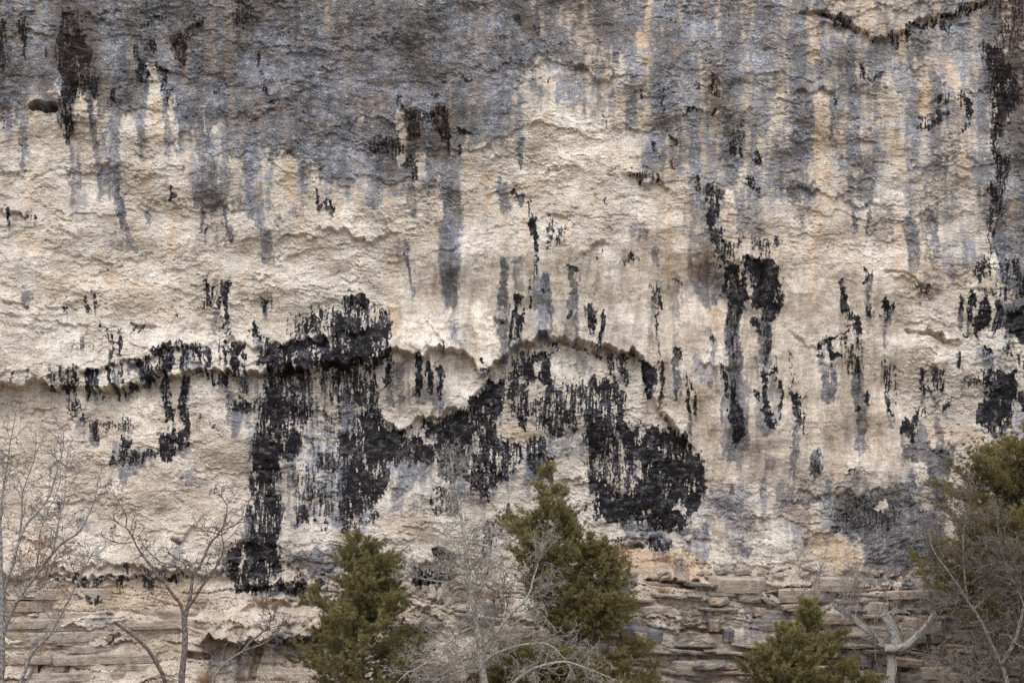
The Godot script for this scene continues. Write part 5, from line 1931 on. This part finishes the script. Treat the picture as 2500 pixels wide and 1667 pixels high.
func bare_trees() -> void:
	# the grey tree with brown leaves at the left edge
	tile(0, 2)
	var t := bare("oak_tree", "pale grey bare oak with withered brown leaves at the left edge", "tree", at(10, 1700, 9.0), Color(0.50, 0.48, 0.47), 101, "bare trees before the cliff")
	stem(t, "trunk", [0, 1760, 8, 1500, 18, 1200, 16, 1000, 8, 760, 0, 520, -30, 250], 9, 9, 52, 16, 10, 1.6, 2, 4, 0.06)
	stem(t, "branch", [18, 1240, 60, 1120, 115, 1010, 190, 900, 270, 800, 345, 700, 430, 600, 520, 550, 580, 470, 640, 330, 700, 80], 9, 10, 30, 5, 16, 1.5, 2, 4, 0.08)
	stem(t, "branch", [14, 1000, 50, 850, 95, 740, 140, 560, 205, 450, 280, 370, 340, 280, 380, 160, 425, 0, 440, -180], 9, 8.2, 26, 5, 16, 1.5, 2, 4, 0.08)
	stem(t, "branch", [130, 590, 152, 420, 150, 300, 175, 200, 240, 0, 250, -160], 8.6, 9.4, 14, 4, 8, 1.2, 2, 3, 0.1)
	stem(t, "branch", [0, 500, 20, 250, 45, 80, 70, -80, 110, -300], 9, 9.5, 18, 5, 10, 1.4, 2, 4, 0.08)
	stem(t, "branch", [60, 1760, 140, 1568, 215, 1370, 325, 1255, 400, 1130, 470, 1000, 540, 860, 610, 720, 660, 640], 9.5, 10.5, 30, 5, 14, 1.3, 2, 4, 0.05)
	stem(t, "branch", [350, 700, 390, 560, 410, 430, 445, 300, 455, 100, 470, -60], 9.6, 10, 11, 4, 10, 1.2, 2, 3, 0.1)
	stem(t, "branch", [100, 1020, 200, 940, 290, 900, 400, 700, 560, 685, 700, 690], 9.6, 10, 12, 4, 10, 1.1, 2, 4, 0.02)
	stem(t, "branch", [240, 830, 270, 640, 290, 480, 400, 230, 420, 60], 9.3, 9.8, 11, 4, 9, 1.2, 2, 3, 0.1)
	finish(t)
	var lb := Build.new()
	lb.off = t.root.position
	for p in t.tips:
		var q := Vector2(p.x, p.y)
		var c := wp(560, 700)
		var c2 := wp(330, 1180)
		if t.r.randf() < 0.35 * exp(-q.distance_squared_to(c) / 1.6) + 0.28 * exp(-q.distance_squared_to(c2) / 1.2) + 0.025:
			for k in t.r.randi_range(2, 6):
				var a := p + Vector3(t.r.randfn(0, 0.07), t.r.randfn(0, 0.07), t.r.randfn(0, 0.07))
				var u := Vector3(t.r.randfn(), t.r.randfn() - 0.8, t.r.randfn()).normalized() * t.r.randf_range(0.06, 0.12)
				var s := u.cross(Vector3(t.r.randfn(), t.r.randfn(), t.r.randfn())).normalized() * 0.03
				var cc := Color(0.27, 0.12, 0.05).lerp(Color(0.36, 0.20, 0.10), t.r.randf())
				lb.tri(a, a + u * 0.5 + s, a + u, cc)
				lb.tri(a, a + u, a + u * 0.5 - s, cc)
	var lm := mat(Color.WHITE, 0.9)
	lm.vertex_color_use_as_albedo = true
	part("leaves", lb.mesh(), lm, t.root, true)

	# the forked tree
	t = bare("hackberry_tree", "slender dark bare tree forking into a wide V of limbs", "tree", at(1248, 1720, 6.0), Color(0.40, 0.36, 0.34), 102, "bare trees before the cliff")
	stem(t, "trunk", [1240, 1760, 1250, 1568, 1262, 1420, 1272, 1300, 1272, 1200, 1268, 1100], 6, 6, 46, 36, 0)
	stem(t, "branch", [1268, 1120, 1240, 1025, 1180, 945, 1130, 870, 1080, 825, 1045, 765, 1005, 715, 970, 670, 935, 620, 905, 545, 868, 495, 870, 430, 838, 350], 6, 6.6, 28, 6, 12, 1.0, 2, 3, 0.04)
	stem(t, "branch", [1276, 1110, 1300, 1010, 1318, 900, 1325, 830, 1375, 765, 1405, 690, 1440, 620, 1500, 550, 1535, 490, 1560, 420, 1560, 340, 1490, 250], 6, 5.5, 30, 5, 16, 1.1, 2, 4, 0.06)
	stem(t, "branch", [1300, 1040, 1340, 980, 1380, 915, 1450, 825, 1500, 740, 1535, 650, 1530, 560, 1525, 500], 6.1, 6.9, 22, 6, 10, 1.0, 2, 3, 0.06)
	stem(t, "branch", [1322, 835, 1250, 785, 1180, 750, 1110, 735, 1050, 690, 1015, 650, 985, 618], 6, 5.4, 15, 6, 8, 0.8, 2, 3, 0.04)
	stem(t, "branch", [1310, 810, 1260, 740, 1190, 690, 1120, 655], 5.9, 6.5, 9, 4, 7, 0.8, 1, 4, 0.06)
	stem(t, "branch", [905, 600, 840, 610, 790, 590, 715, 565], 6.3, 6.7, 8, 3, 6, 0.7, 1, 4, 0.05)
	stem(t, "branch", [885, 510, 820, 470, 750, 420], 6.4, 6.1, 8, 3, 5, 0.6, 1, 4, 0.05)
	stem(t, "branch", [1500, 540, 1420, 515, 1360, 500, 1345, 440], 5.7, 6, 7, 3, 6, 0.7, 1, 4, 0.06)
	stem(t, "branch", [1540, 510, 1600, 490, 1660, 450, 1680, 360], 5.7, 5.2, 7, 3, 6, 0.7, 1, 4, 0.08)
	finish(t)

	# the snapped pole left of it
	t = bare("snapped_tree", "dark leaning stem with a snapped-off top left of the forked tree", "tree", at(1160, 1720, 6.6), Color(0.38, 0.34, 0.32), 103, "bare trees before the cliff")
	stem(t, "trunk", [1175, 1760, 1140, 1568, 1100, 1470, 1060, 1395, 1020, 1335, 985, 1295, 930, 1245, 880, 1210, 830, 1175, 790, 1145], 6.6, 7.2, 34, 20, 7, 0.7, 1, 4, 0.1, 0.010)
	finish(t)

	# the leaning twiggy tree right of it
	t = bare("leaning_tree", "grey bare tree leaning right over the dark recess in the cliff foot", "tree", at(1450, 1720, 6.4), Color(0.46, 0.43, 0.41), 104, "bare trees before the cliff")
	stem(t, "trunk", [1440, 1760, 1462, 1568, 1500, 1490, 1560, 1420, 1620, 1380, 1690, 1340, 1740, 1322, 1800, 1300, 1860, 1270, 1940, 1225], 6.4, 6, 32, 6, 14, 0.9, 2, 4, 0.02)
	stem(t, "branch", [1670, 1350, 1720, 1290, 1790, 1230, 1850, 1170, 1865, 1110, 1845, 1040, 1835, 980], 6.1, 6.6, 18, 5, 12, 0.8, 2, 4, 0.03)
	stem(t, "branch", [1780, 1230, 1870, 1185, 1980, 1160, 2100, 1150], 6.3, 6.2, 8, 3, 9, 0.7, 2, 3, 0.02)
	finish(t)

	# the white tree in the middle
	tile(1, 2)
	t = bare("sycamore_tree", "silvery white bare tree with arching limbs between the junipers", "tree", at(990, 1720, 8.0), Color(0.62, 0.59, 0.56), 105, "bare trees before the cliff")
	t.dense = true
	stem(t, "trunk", [1000, 1760, 988, 1568, 962, 1450, 952, 1300, 928, 1150, 905, 1000, 882, 880, 862, 720, 842, 540, 815, 380, 788, 230, 765, 100, 752, 0], 8, 8, 62, 6, 70, 1.7, 2, 4, 0.08, 0.014)
	stem(t, "branch", [965, 1400, 1010, 1310, 1060, 1235, 1125, 1145, 1200, 1060, 1290, 960, 1318, 860, 1350, 760, 1372, 680, 1385, 580], 8, 7.2, 30, 6, 18, 1.3, 2, 4, 0.08)
	stem(t, "branch", [960, 1440, 1010, 1395, 1080, 1355, 1150, 1328, 1230, 1308, 1320, 1292, 1400, 1290, 1460, 1320, 1530, 1390, 1590, 1480], 8, 9, 24, 5, 16, 1.2, 2, 4, -0.02)
	stem(t, "branch", [1150, 1640, 1185, 1565, 1260, 1500, 1330, 1460, 1400, 1442, 1480, 1425, 1550, 1420, 1630, 1440, 1710, 1475, 1790, 1505, 1860, 1535], 8.6, 9.2, 26, 6, 16, 1.1, 2, 4, -0.02)
	stem(t, "branch", [955, 1435, 900, 1455, 840, 1475, 770, 1505, 690, 1540, 600, 1580, 500, 1640], 8, 8.8, 22, 6, 12, 1.2, 2, 4, 0.0)
	stem(t, "branch", [930, 1175, 860, 1200, 790, 1240, 720, 1310, 640, 1385, 540, 1455, 450, 1500, 370, 1580], 8, 9, 18, 5, 16, 1.3, 2, 4, 0.0)
	stem(t, "branch", [882, 890, 800, 870, 720, 872, 640, 862, 560, 850, 480, 830, 395, 790], 8, 7.6, 14, 4, 14, 1.1, 2, 4, 0.03)
	stem(t, "branch", [866, 830, 800, 815, 740, 810, 680, 780, 625, 735], 8, 8.4, 12, 4, 9, 0.9, 2, 4, 0.05)
	stem(t, "branch", [955, 1330, 930, 1260, 870, 1300, 880, 1400, 800, 1470, 690, 1430], 8.1, 8.6, 14, 4, 12, 1.0, 2, 4, 0.0)
	stem(t, "branch", [895, 950, 960, 880, 1010, 800, 1060, 760, 1110, 770, 1150, 820], 8, 8.5, 13, 4, 12, 1.1, 2, 4, 0.03)
	stem(t, "branch", [850, 620, 930, 600, 1000, 570, 1060, 530], 8, 7.7, 9, 3, 10, 1.0, 2, 3, 0.06)
	stem(t, "branch", [838, 500, 790, 430, 735, 350, 690, 230, 680, 180], 8, 8.2, 8, 3, 8, 0.9, 1, 4, 0.12)
	stem(t, "branch", [1260, 1000, 1330, 950, 1420, 900, 1470, 820], 7.4, 7.0, 10, 3, 10, 0.9, 2, 3, 0.04)
	stem(t, "branch", [1230, 1020, 1320, 1050, 1380, 1090, 1430, 1150], 7.5, 7.8, 8, 3, 8, 0.8, 2, 3, 0.0)
	finish(t)

	# the tangle at the right
	tile(2, 2)
	t = bare("elm_tree", "tangled brownish grey bare tree before the juniper at the right edge", "tree", at(2235, 1720, 8.5), Color(0.44, 0.40, 0.38), 106, "bare trees before the cliff")
	t.dense = true
	stem(t, "trunk", [2260, 1760, 2232, 1568, 2190, 1430, 2120, 1285, 2060, 1160, 1995, 1055, 1945, 975, 1900, 900, 1835, 810, 1780, 735, 1720, 640, 1660, 500], 8.5, 8, 44, 6, 26, 1.6, 2, 5, 0.03)
	stem(t, "branch", [2190, 1440, 2240, 1370, 2290, 1260, 2320, 1150, 2352, 1040, 2390, 900, 2420, 700], 8.5, 9, 34, 8, 18, 1.6, 2, 5, 0.04)
	stem(t, "branch", [1955, 1000, 1945, 860, 1935, 720, 1935, 560, 1950, 430, 1985, 300, 2010, 180], 8.2, 8.6, 18, 4, 18, 1.3, 2, 5, 0.06)
	stem(t, "branch", [1985, 1050, 1900, 1020, 1800, 1025, 1700, 1045, 1620, 1030], 8.2, 8.8, 12, 4, 14, 1.1, 2, 5, 0.0)
	stem(t, "branch", [2000, 1060, 2090, 980, 2180, 900, 2260, 830, 2340, 740], 8.3, 8, 16, 4, 18, 1.3, 2, 5, 0.03)
	stem(t, "branch", [2130, 1290, 2000, 1310, 1880, 1360, 1800, 1400, 1700, 1430], 8.4, 9, 10, 3, 14, 1.1, 2, 4, 0.0)
	stem(t, "branch", [2180, 1235, 2250, 1240, 2290, 1290, 2352, 1330, 2440, 1420], 8.4, 9, 16, 5, 12, 1.1, 2, 4, 0.0)
	stem(t, "branch", [2352, 1040, 2300, 900, 2230, 760, 2180, 600, 2160, 420], 8.9, 8.2, 14, 4, 18, 1.3, 2, 5, 0.05)
	stem(t, "branch", [2150, 1500, 2130, 1420, 2040, 1500, 1960, 1540, 1900, 1600], 8.5, 9, 10, 3, 9, 1.0, 2, 4, 0.0)
	stem(t, "branch", [2420, 1700, 2400, 1400, 2340, 1180, 2310, 980, 2330, 760], 7.6, 7.6, 24, 6, 16, 1.4, 2, 5, 0.05)
	finish(t)

# ---- evergreens
var tuft: ArrayMesh
var needle: StandardMaterial3D
var jbark: StandardMaterial3D

func make_tuft() -> void:
	var r := RandomNumberGenerator.new()
	r.seed = 31
	var b := Build.new()
	for k in 17:
		var a := r.randf() * TAU
		var tilt := r.randf_range(0.05, 1.15)
		var d := Vector3(cos(a) * sin(tilt), cos(tilt), sin(a) * sin(tilt))
		var l := r.randf_range(0.07, 0.15)
		var s := d.cross(Vector3(r.randfn(), r.randfn(), r.randfn())).normalized()
		var u := d.cross(s)
		var w := r.randf_range(0.007, 0.012)
		var o := d * r.randf_range(0.0, 0.05) + Vector3(r.randfn(0, 0.015), r.randfn(0, 0.015), r.randfn(0, 0.015))
		var m := o + d * l * 0.45
		var tip := o + d * l
		for e in 3:
			var p := m + (s * cos(TAU * e / 3) + u * sin(TAU * e / 3)) * w
			var q := m + (s * cos(TAU * (e + 1) / 3) + u * sin(TAU * (e + 1) / 3)) * w
			b.tri(p, tip, q, Color.WHITE)
			b.tri(q, o, p, Color.WHITE)
	tuft = b.mesh()
	needle = mat(Color.WHITE, 0.8)
	needle.vertex_color_use_as_albedo = true
	needle.backlight_enabled = true
	needle.backlight = Color(0.2, 0.2, 0.08)
	jbark = bark(Color(0.36, 0.31, 0.29), 7)

# prof: rows of picture y, left x, right x of the crown; trunk: picture points from the foot up
func juniper(label: String, trunk: Array, prof: Array, z: float, n: int, sd: int, dense := 1.0, hue := 0.0, gap := -0.05) -> void:
	var holes := FastNoiseLite.new()
	holes.frequency = 0.75
	holes.fractal_octaves = 2
	holes.seed = sd
	var r := RandomNumberGenerator.new()
	r.seed = sd
	var tk := limb(trunk, z, z, r, 0.015)
	var root := thing("juniper", label, "tree", tk[0], "junipers at the cliff foot")
	var tb := Build.new()
	tb.off = tk[0]
	tb.tube(tk, radii(tk.size(), 34, 5), 7, Color.WHITE)
	part("trunk", tb.mesh(), jbark, root)
	var rows := prof.size() / 3
	var bb := Build.new()
	bb.off = tk[0]
	var xf: Array[Transform3D] = []
	var cols := PackedColorArray()
	for k in n:
		var f := pow(r.randf(), 0.8) * (rows - 1.001)
		var ri := int(f)
		var fy := f - ri
		var py := lerpf(prof[ri * 3], prof[ri * 3 + 3], fy)
		var pl := at(lerpf(prof[ri * 3 + 1], prof[ri * 3 + 4], fy), py, z)
		var pr := at(lerpf(prof[ri * 3 + 2], prof[ri * 3 + 5], fy), py, z)
		var y := pl.y
		# where the trunk stands at that height
		var cx := tk[tk.size() - 1].x
		for i in tk.size() - 1:
			if tk[i + 1].y >= y:
				cx = lerpf(tk[i].x, tk[i + 1].x, clampf((y - tk[i].y) / maxf(tk[i + 1].y - tk[i].y, 0.01), 0, 1))
				break
		var a := r.randf() * TAU
		var c := cos(a)
		var side := (pr.x - cx) if c > 0.0 else (cx - pl.x)
		var mean := (pr.x - pl.x) * 0.5
		var l := maxf(0.12, lerpf(mean * 0.9, side, absf(c)) * r.randf_range(0.4, 1.12))
		var out := Vector3(c, 0, sin(a))
		if holes.get_noise_3d(c * 1.6 + cx, y * 1.5, sin(a) * 1.6) < gap:
			continue
		var y0 := y - l * r.randf_range(0.25, 0.6) - 0.05
		var sx := cx
		for i in tk.size() - 1:
			if tk[i + 1].y >= y0:
				sx = lerpf(tk[i].x, tk[i + 1].x, clampf((y0 - tk[i].y) / maxf(tk[i + 1].y - tk[i].y, 0.01), 0, 1))
				break
		var p0 := Vector3(sx, y0, z)
		var p2 := Vector3(cx, y, z) + out * l
		var p1 := p0.lerp(p2, 0.55) + Vector3(0, -0.08 * l, 0) + Vector3(r.randfn(0, 0.05), 0, r.randfn(0, 0.05)) * l
		var path := smooth_path(PackedVector3Array([p0, p1, p2]), 0.12, 0.012, r)
		var w := 0.010 + 0.011 * l
		var rr := PackedFloat32Array()
		for i in path.size():
			rr.append(lerpf(w, 0.005, float(i) / (path.size() - 1)))
		bb.tube(path, rr, 4, Color.WHITE)
		var shade := r.randf_range(0.75, 1.2)
		var tint := r.randf()
		# sprays: the branch's own end and side shoots
		var shoots := int(3 + l * 6.0)
		for s in shoots + 1:
			var t := r.randf_range(0.3, 1.0) if s > 0 else 1.0
			var i := mini(int(t * (path.size() - 1)), path.size() - 2)
			var q := path[i].lerp(path[i + 1], t * (path.size() - 1) - i)
			var d := (path[i + 1] - path[i]).normalized()
			if s > 0:
				d = (d * 0.7 + Vector3(r.randfn(0, 0.6), r.randfn(0, 0.35) + 0.45, r.randfn(0, 0.6))).normalized()
			var sl := r.randf_range(0.22, 0.72) * minf(1.0, 0.5 + l * 0.5)
			var e := q + d * sl
			if s > 0:
				bb.tube(PackedVector3Array([q, e]), PackedFloat32Array([0.006, 0.004]), 3, Color.WHITE)
			var m := int(maxf(2.0, (4.0 + sl * 17.0) * dense * r.randf_range(0.6, 1.2)))
			for x in m:
				var u := r.randf()
				var pos := q.lerp(e, 0.15 + 0.95 * u) + Vector3(r.randfn(0, 0.05), r.randfn(0, 0.05), r.randfn(0, 0.05)) * (1.25 - 0.95 * u)
				var yd := (d + Vector3(r.randfn(0, 0.45), r.randfn(0, 0.35) + 0.25, r.randfn(0, 0.45))).normalized()
				var xd := yd.cross(Vector3(r.randfn(), r.randfn(), r.randfn())).normalized()
				var sc2 := r.randf_range(0.6, 1.2)
				xf.append(Transform3D(Basis(xd, yd, xd.cross(yd)) * sc2, pos - tk[0]))
				var cc := Color(0.15, 0.135, 0.052).lerp(Color(0.235, 0.205, 0.088), r.randf()) * shade
				cc = cc.lerp(Color(0.20, 0.12, 0.06), 0.30 * tint * r.randf() + hue)
				cc.a = 1.0
				cols.append(cc)
	part("branches", bb.mesh(), jbark, root, true)
	var mm := MultiMesh.new()
	mm.transform_format = MultiMesh.TRANSFORM_3D
	mm.use_colors = true
	mm.mesh = tuft
	mm.instance_count = xf.size()
	for i in xf.size():
		mm.set_instance_transform(i, xf[i])
		mm.set_instance_color(i, cols[i])
	var o := MultiMeshInstance3D.new()
	o.name = "foliage"
	o.multimesh = mm
	o.material_override = needle
	o.set_meta("kind", "stuff")
	root.add_child(o, true)

func junipers() -> void:
	make_tuft()
	tile(1, 2)
	juniper("dense olive juniper standing left of the silvery white tree", [160, 1760, 150, 1500, 160, 1200, 150, 900, 120, 700, 105, 540],
		[560, 80, 130, 650, 20, 260, 740, -30, 310, 830, -60, 420, 930, -160, 440, 1030, -230, 390, 1140, -240, 470, 1260, -270, 560, 1380, -300, 540, 1500, -320, 500, 1640, -340, 540, 1740, -300, 500], 5.0, 340, 11, 0.85, 0.0, -0.05)
	juniper("tallest juniper with a thin open top behind the silvery white tree", [1540, 1420, 1532, 1300, 1540, 1100, 1545, 900, 1520, 720, 1480, 500, 1450, 300, 1432, 70],
		[80, 1415, 1450, 180, 1375, 1520, 290, 1270, 1570, 380, 1260, 1640, 480, 1130, 1690, 580, 1130, 1690, 690, 1180, 1720, 800, 1200, 1760, 900, 1260, 1780, 1010, 1330, 1760, 1120, 1340, 1740, 1230, 1360, 1760], 4.2, 360, 12, 0.62, 0.0, 0.05)
	juniper("broad juniper leaning right beside the tallest one", [1700, 1330, 1740, 1200, 1775, 1050, 1785, 900, 1765, 740, 1745, 570],
		[540, 1725, 1770, 620, 1670, 1850, 700, 1640, 1880, 780, 1620, 1970, 880, 1620, 2030, 970, 1630, 2050, 1060, 1640, 2010, 1150, 1650, 1960, 1230, 1640, 1900], 4.6, 290, 13, 0.65, 0.0, 0.04)
	juniper("low shadowy juniper below the tallest one, behind arching white limbs", [1420, 1760, 1400, 1620, 1380, 1500, 1390, 1380],
		[1330, 1360, 1420, 1400, 1180, 1600, 1480, 1060, 1800, 1580, 1040, 1900, 1680, 1000, 1900], 5.5, 260, 14, 0.8, 0.06, -0.05)
	juniper("thin juniper seedling under the right side of the broad juniper", [2010, 1760, 1990, 1560, 1980, 1400, 1990, 1280],
		[1270, 1960, 2030, 1340, 1900, 2110, 1430, 1880, 2130, 1530, 1830, 2180, 1640, 1800, 2200], 4.4, 110, 15, 0.7, 0.1, -0.0)
	tile(2, 2)
	juniper("small bushy twin-topped juniper at the bottom right", [800, 1760, 800, 1568, 820, 1400, 840, 1200, 855, 1020],
		[1015, 845, 870, 1100, 780, 920, 1180, 770, 990, 1260, 690, 1040, 1340, 600, 1100, 1410, 480, 1100, 1480, 430, 1110, 1560, 400, 1120, 1680, 400, 1150], 6.5, 190, 16, 1.0, 0.0, -0.08)
	juniper("narrow second top of the bottom right juniper, on its left side", [700, 1720, 705, 1500, 700, 1350, 695, 1210],
		[1200, 680, 720, 1270, 640, 780, 1350, 600, 800, 1440, 560, 820, 1560, 520, 820], 6.8, 70, 17, 1.2)
	juniper("knee-high juniper sprig right of the small bushy juniper", [1190, 1740, 1180, 1600, 1190, 1440],
		[1430, 1160, 1220, 1490, 1100, 1300, 1560, 1050, 1320, 1660, 1040, 1330], 6.2, 46, 18, 1.0)
	juniper("big spreading juniper cut by the right edge", [2360, 1700, 2340, 1300, 2380, 900, 2420, 500, 2460, 100, 2480, -200],
		[-220, 2440, 2520, -120, 2180, 2700, -40, 2060, 2800, 40, 1860, 2880, 140, 1870, 2900, 260, 1820, 2950, 360, 1770, 2980, 460, 1740, 2980, 560, 1680, 2980, 680, 1640, 2960, 780, 1620, 2940, 880, 1680, 2900, 980, 1760, 2860, 1120, 1900, 2820, 1260, 2080, 2800], 4.2, 680, 19, 0.62, 0.12, -0.02)

# ---- deadwood, saplings, grass
func strand(b: Build, pts: Array, z0: float, z1: float, w0: float, w1: float, n: int, r: RandomNumberGenerator) -> void:
	var p := limb(pts, z0, z1, r, 0.01)
	var m := p.size()
	for k in n:
		var a := TAU * k / n
		var q := PackedVector3Array()
		var rr := PackedFloat32Array()
		for i in m:
			var t := float(i) / (m - 1)
			var w := lerpf(w0, w1, t) * sc * 0.016 * 0.5
			var ang := a + t * 2.6 + sin(t * 5.0 + k) * 0.3
			q.append(p[i] + Vector3(cos(ang), 0.35 * sin(ang), sin(ang)) * w * 0.62)
			rr.append(w * (0.33 + 0.15 * sin(k * 2.1 + t * 7.0) + 0.05 * sin(t * 31.0 + k)))
		b.tube(q, rr, 6, Color.WHITE)
	var rc := PackedFloat32Array()
	for i in m:
		rc.append(lerpf(w0, w1, float(i) / (m - 1)) * sc * 0.016 * 0.5 * 0.45)
	b.tube(p, rc, 8, Color(0.55, 0.55, 0.55))

func dead_wood() -> void:
	tile(2, 2)
	var r := RandomNumberGenerator.new()
	r.seed = 61
	var root := thing("dead_tree", "twisted silver deadwood stump with two upturned arms", "dead tree", at(1420, 1700, 3.4), "")
	var m := bark(Color(0.66, 0.64, 0.62), 62)
	m.uv1_scale = Vector3(5, 0.8, 5)
	var b := Build.new()
	b.off = root.position
	strand(b, [1415, 1720, 1425, 1568, 1440, 1480, 1440, 1420, 1420, 1360, 1380, 1310, 1325, 1255, 1260, 1195, 1200, 1145, 1150, 1100, 1115, 1060], 3.4, 3.2, 84, 44, 9, r)
	part("trunk", b.mesh(), m, root)
	b = Build.new()
	b.off = root.position
	strand(b, [1400, 1325, 1450, 1335, 1480, 1300, 1465, 1240, 1440, 1180, 1415, 1125, 1400, 1100], 3.4, 3.6, 124, 84, 11, r)
	part("branch", b.mesh(), m, root)
	b = Build.new()
	b.off = root.position
	strand(b, [1375, 1110, 1410, 1085, 1440, 1075, 1475, 1045], 3.6, 3.7, 40, 14, 4, r)
	part("snag", b.mesh(), m, root)
	b = Build.new()
	b.off = root.position
	strand(b, [1410, 1345, 1470, 1340, 1530, 1318, 1590, 1275, 1640, 1225, 1690, 1165, 1725, 1105, 1735, 1060], 3.5, 3.9, 118, 32, 10, r)
	part("branch", b.mesh(), m, root)
	b = Build.new()
	b.off = root.position
	strand(b, [1380, 1320, 1310, 1290, 1265, 1265], 3.5, 3.8, 30, 6, 4, r)
	strand(b, [1330, 1250, 1270, 1170, 1210, 1130], 3.6, 3.7, 30, 8, 4, r)
	for k in 26:
		var sx := r.randf_range(1330, 1560)
		var sy := r.randf_range(1210, 1350)
		strand(b, [sx, sy, sx + r.randf_range(-60, 60), sy - r.randf_range(0, 50), sx + r.randf_range(-120, 120), sy - r.randf_range(0, 110)], 3.5, 3.7 + r.randf() * 0.3, 10, 3, 2, r)
	part("splinter", b.mesh(), m, root)
	b = Build.new()
	b.off = root.position
	var tips := PackedVector3Array()
	for q: Array in [[1115, 1060, 1200, 1145], [1475, 1045, 1420, 1090], [1735, 1060, 1640, 1225], [1640, 1225, 1530, 1318], [1260, 1195, 1330, 1255]]:
		twigs(b, limb([q[2], q[3], q[0], q[1]], 3.6, 3.8, r), 7, 0.75, 0.02, 1, 3, 0.04, Color.WHITE, r, tips, 0.3)
	part("twigs", b.mesh(), m, root, true)

func sapling(label: String, stems: Array, z: float, c: Color, sd: int, n: int, l: float, up := 0.14) -> void:
	var t := bare("sapling", label, "sapling", at(stems[0][0], stems[0][1], z), c, sd, "thin leafless saplings on the rock shelf")
	for s: Array in stems:
		stem(t, "stem", s, z, z + t.r.randf_range(-0.4, 0.4), 8, 3, n, l, 1, 3, up, 0.009)
	finish(t)

func shrubs() -> void:
	tile(2, 2)
	sapling("clump of hair-thin leafless stems rising above the bottom right juniper", [[870, 1090, 845, 960, 810, 810, 785, 690, 770, 600], [880, 1090, 860, 930, 840, 800, 835, 720], [890, 1080, 905, 930, 925, 830, 990, 680], [900, 1090, 935, 960, 940, 850, 960, 740], [860, 1070, 800, 1000, 760, 940]], 4.0, Color(0.56, 0.51, 0.49), 201, 8, 0.8)
	sapling("pale brushy saplings between the bottom right juniper and the deadwood", [[1105, 1140, 1130, 1000, 1150, 900, 1175, 760, 1180, 640], [1120, 1140, 1160, 980, 1215, 820, 1285, 650], [1140, 1130, 1170, 1010, 1195, 860, 1230, 720], [1095, 1130, 1110, 950, 1125, 830, 1140, 740], [1180, 1140, 1220, 960, 1260, 830, 1300, 760]], 3.8, Color(0.62, 0.58, 0.56), 202, 12, 0.9)
	sapling("slim crooked stem standing left of the deadwood trunk", [[1300, 1720, 1240, 1450, 1190, 1360, 1140, 1230, 1115, 1130, 1100, 1040]], 4.2, Color(0.46, 0.42, 0.40), 203, 10, 0.7, 0.08)
	sapling("upright thin trunk crossing in front of the deadwood's left arm", [[1385, 1740, 1370, 1568, 1335, 1420, 1325, 1250, 1320, 1100, 1300, 1010, 1260, 920], [1330, 1150, 1390, 1010, 1400, 950, 1360, 880, 1385, 840]], 4.6, Color(0.50, 0.45, 0.43), 204, 8, 0.7, 0.08)
	sapling("drooping grey stem right of the deadwood", [[1800, 1720, 1760, 1480, 1700, 1370, 1680, 1290, 1660, 1200], [1810, 1280, 1815, 1230, 1800, 1170]], 4.4, Color(0.50, 0.47, 0.45), 205, 10, 0.8, 0.02)
	tile(1, 2)
	sapling("wispy reddish leafless brush right of the juniper's dense crown", [[1100, 1150, 1110, 1000, 1120, 880, 1140, 780], [1130, 1150, 1150, 980, 1200, 850], [1060, 1140, 1050, 1000, 1030, 900]], 4.2, Color(0.44, 0.34, 0.30), 206, 12, 0.8)
	# tufts of dry grass on the ledges
	grass(0, 2, 1790, 1000, 0.55, "orange dry grass tuft hanging on the ledge under the black wall", 1)
	grass(0, 2, 1420, 1545, 0.8, "straw grass tuft at the foot of the leaning grey tree", 2)
	grass(0, 2, 2310, 945, 0.6, "rusty grass tuft on the ledge left of the dense juniper", 3)
	grass(1, 2, 1925, 650, 0.4, "tiny orange tuft under the grey overhang right of the broad juniper", 4)
	grass(1, 2, 2235, 715, 0.5, "brown weed tuft on the peach coloured rock", 5)
	grass(1, 2, 2210, 930, 0.5, "straw tuft on rubble below the dark slot", 6)
	grass(0, 2, 1880, 1010, 0.35, "small russet tuft right of the orange dry grass tuft", 7)
	grass(0, 2, 1650, 1525, 0.4, "low rusty tuft in the dark recess at the bottom", 8)
	grass(0, 2, 1920, 1530, 0.4, "dead stalks on the bottom ledge left of the dense juniper", 9)

func grass(i: int, j: int, x: float, y: float, h: float, label: String, sd: int) -> void:
	tile(i, j)
	var r := RandomNumberGenerator.new()
	r.seed = 300 + sd
	var w := wp(x, y)
	var p := at(x, y + 20, z_at(w.x, w.y - 0.35) + 0.12)
	var b := Build.new()
	for k in 90:
		var a := r.randf() * TAU
		var t := r.randf_range(0.05, 1.1)
		var d := Vector3(cos(a) * sin(t), cos(t) * 0.9, sin(a) * sin(t) * 0.7)
		var q := Vector3(r.randfn(0, 0.16), 0, r.randfn(0, 0.06))
		var l := h * r.randf_range(0.4, 1.0)
		var c := Color(0.36, 0.19, 0.09).lerp(Color(0.45, 0.31, 0.17), r.randf())
		b.tube(PackedVector3Array([q, q + d * l * 0.6, q + d * l + Vector3(0, -0.15 * l, 0)]), PackedFloat32Array([0.006, 0.005, 0.003]), 3, c)
	var m := mat(Color.WHITE, 0.9)
	m.vertex_color_use_as_albedo = true
	var o := part(numbered("grass_tuft"), b.mesh(), m, self)
	o.position = p
	o.set_meta("label", label)
	o.set_meta("category", "grass tuft")
	o.set_meta("group", "dry grass tufts on the ledges")
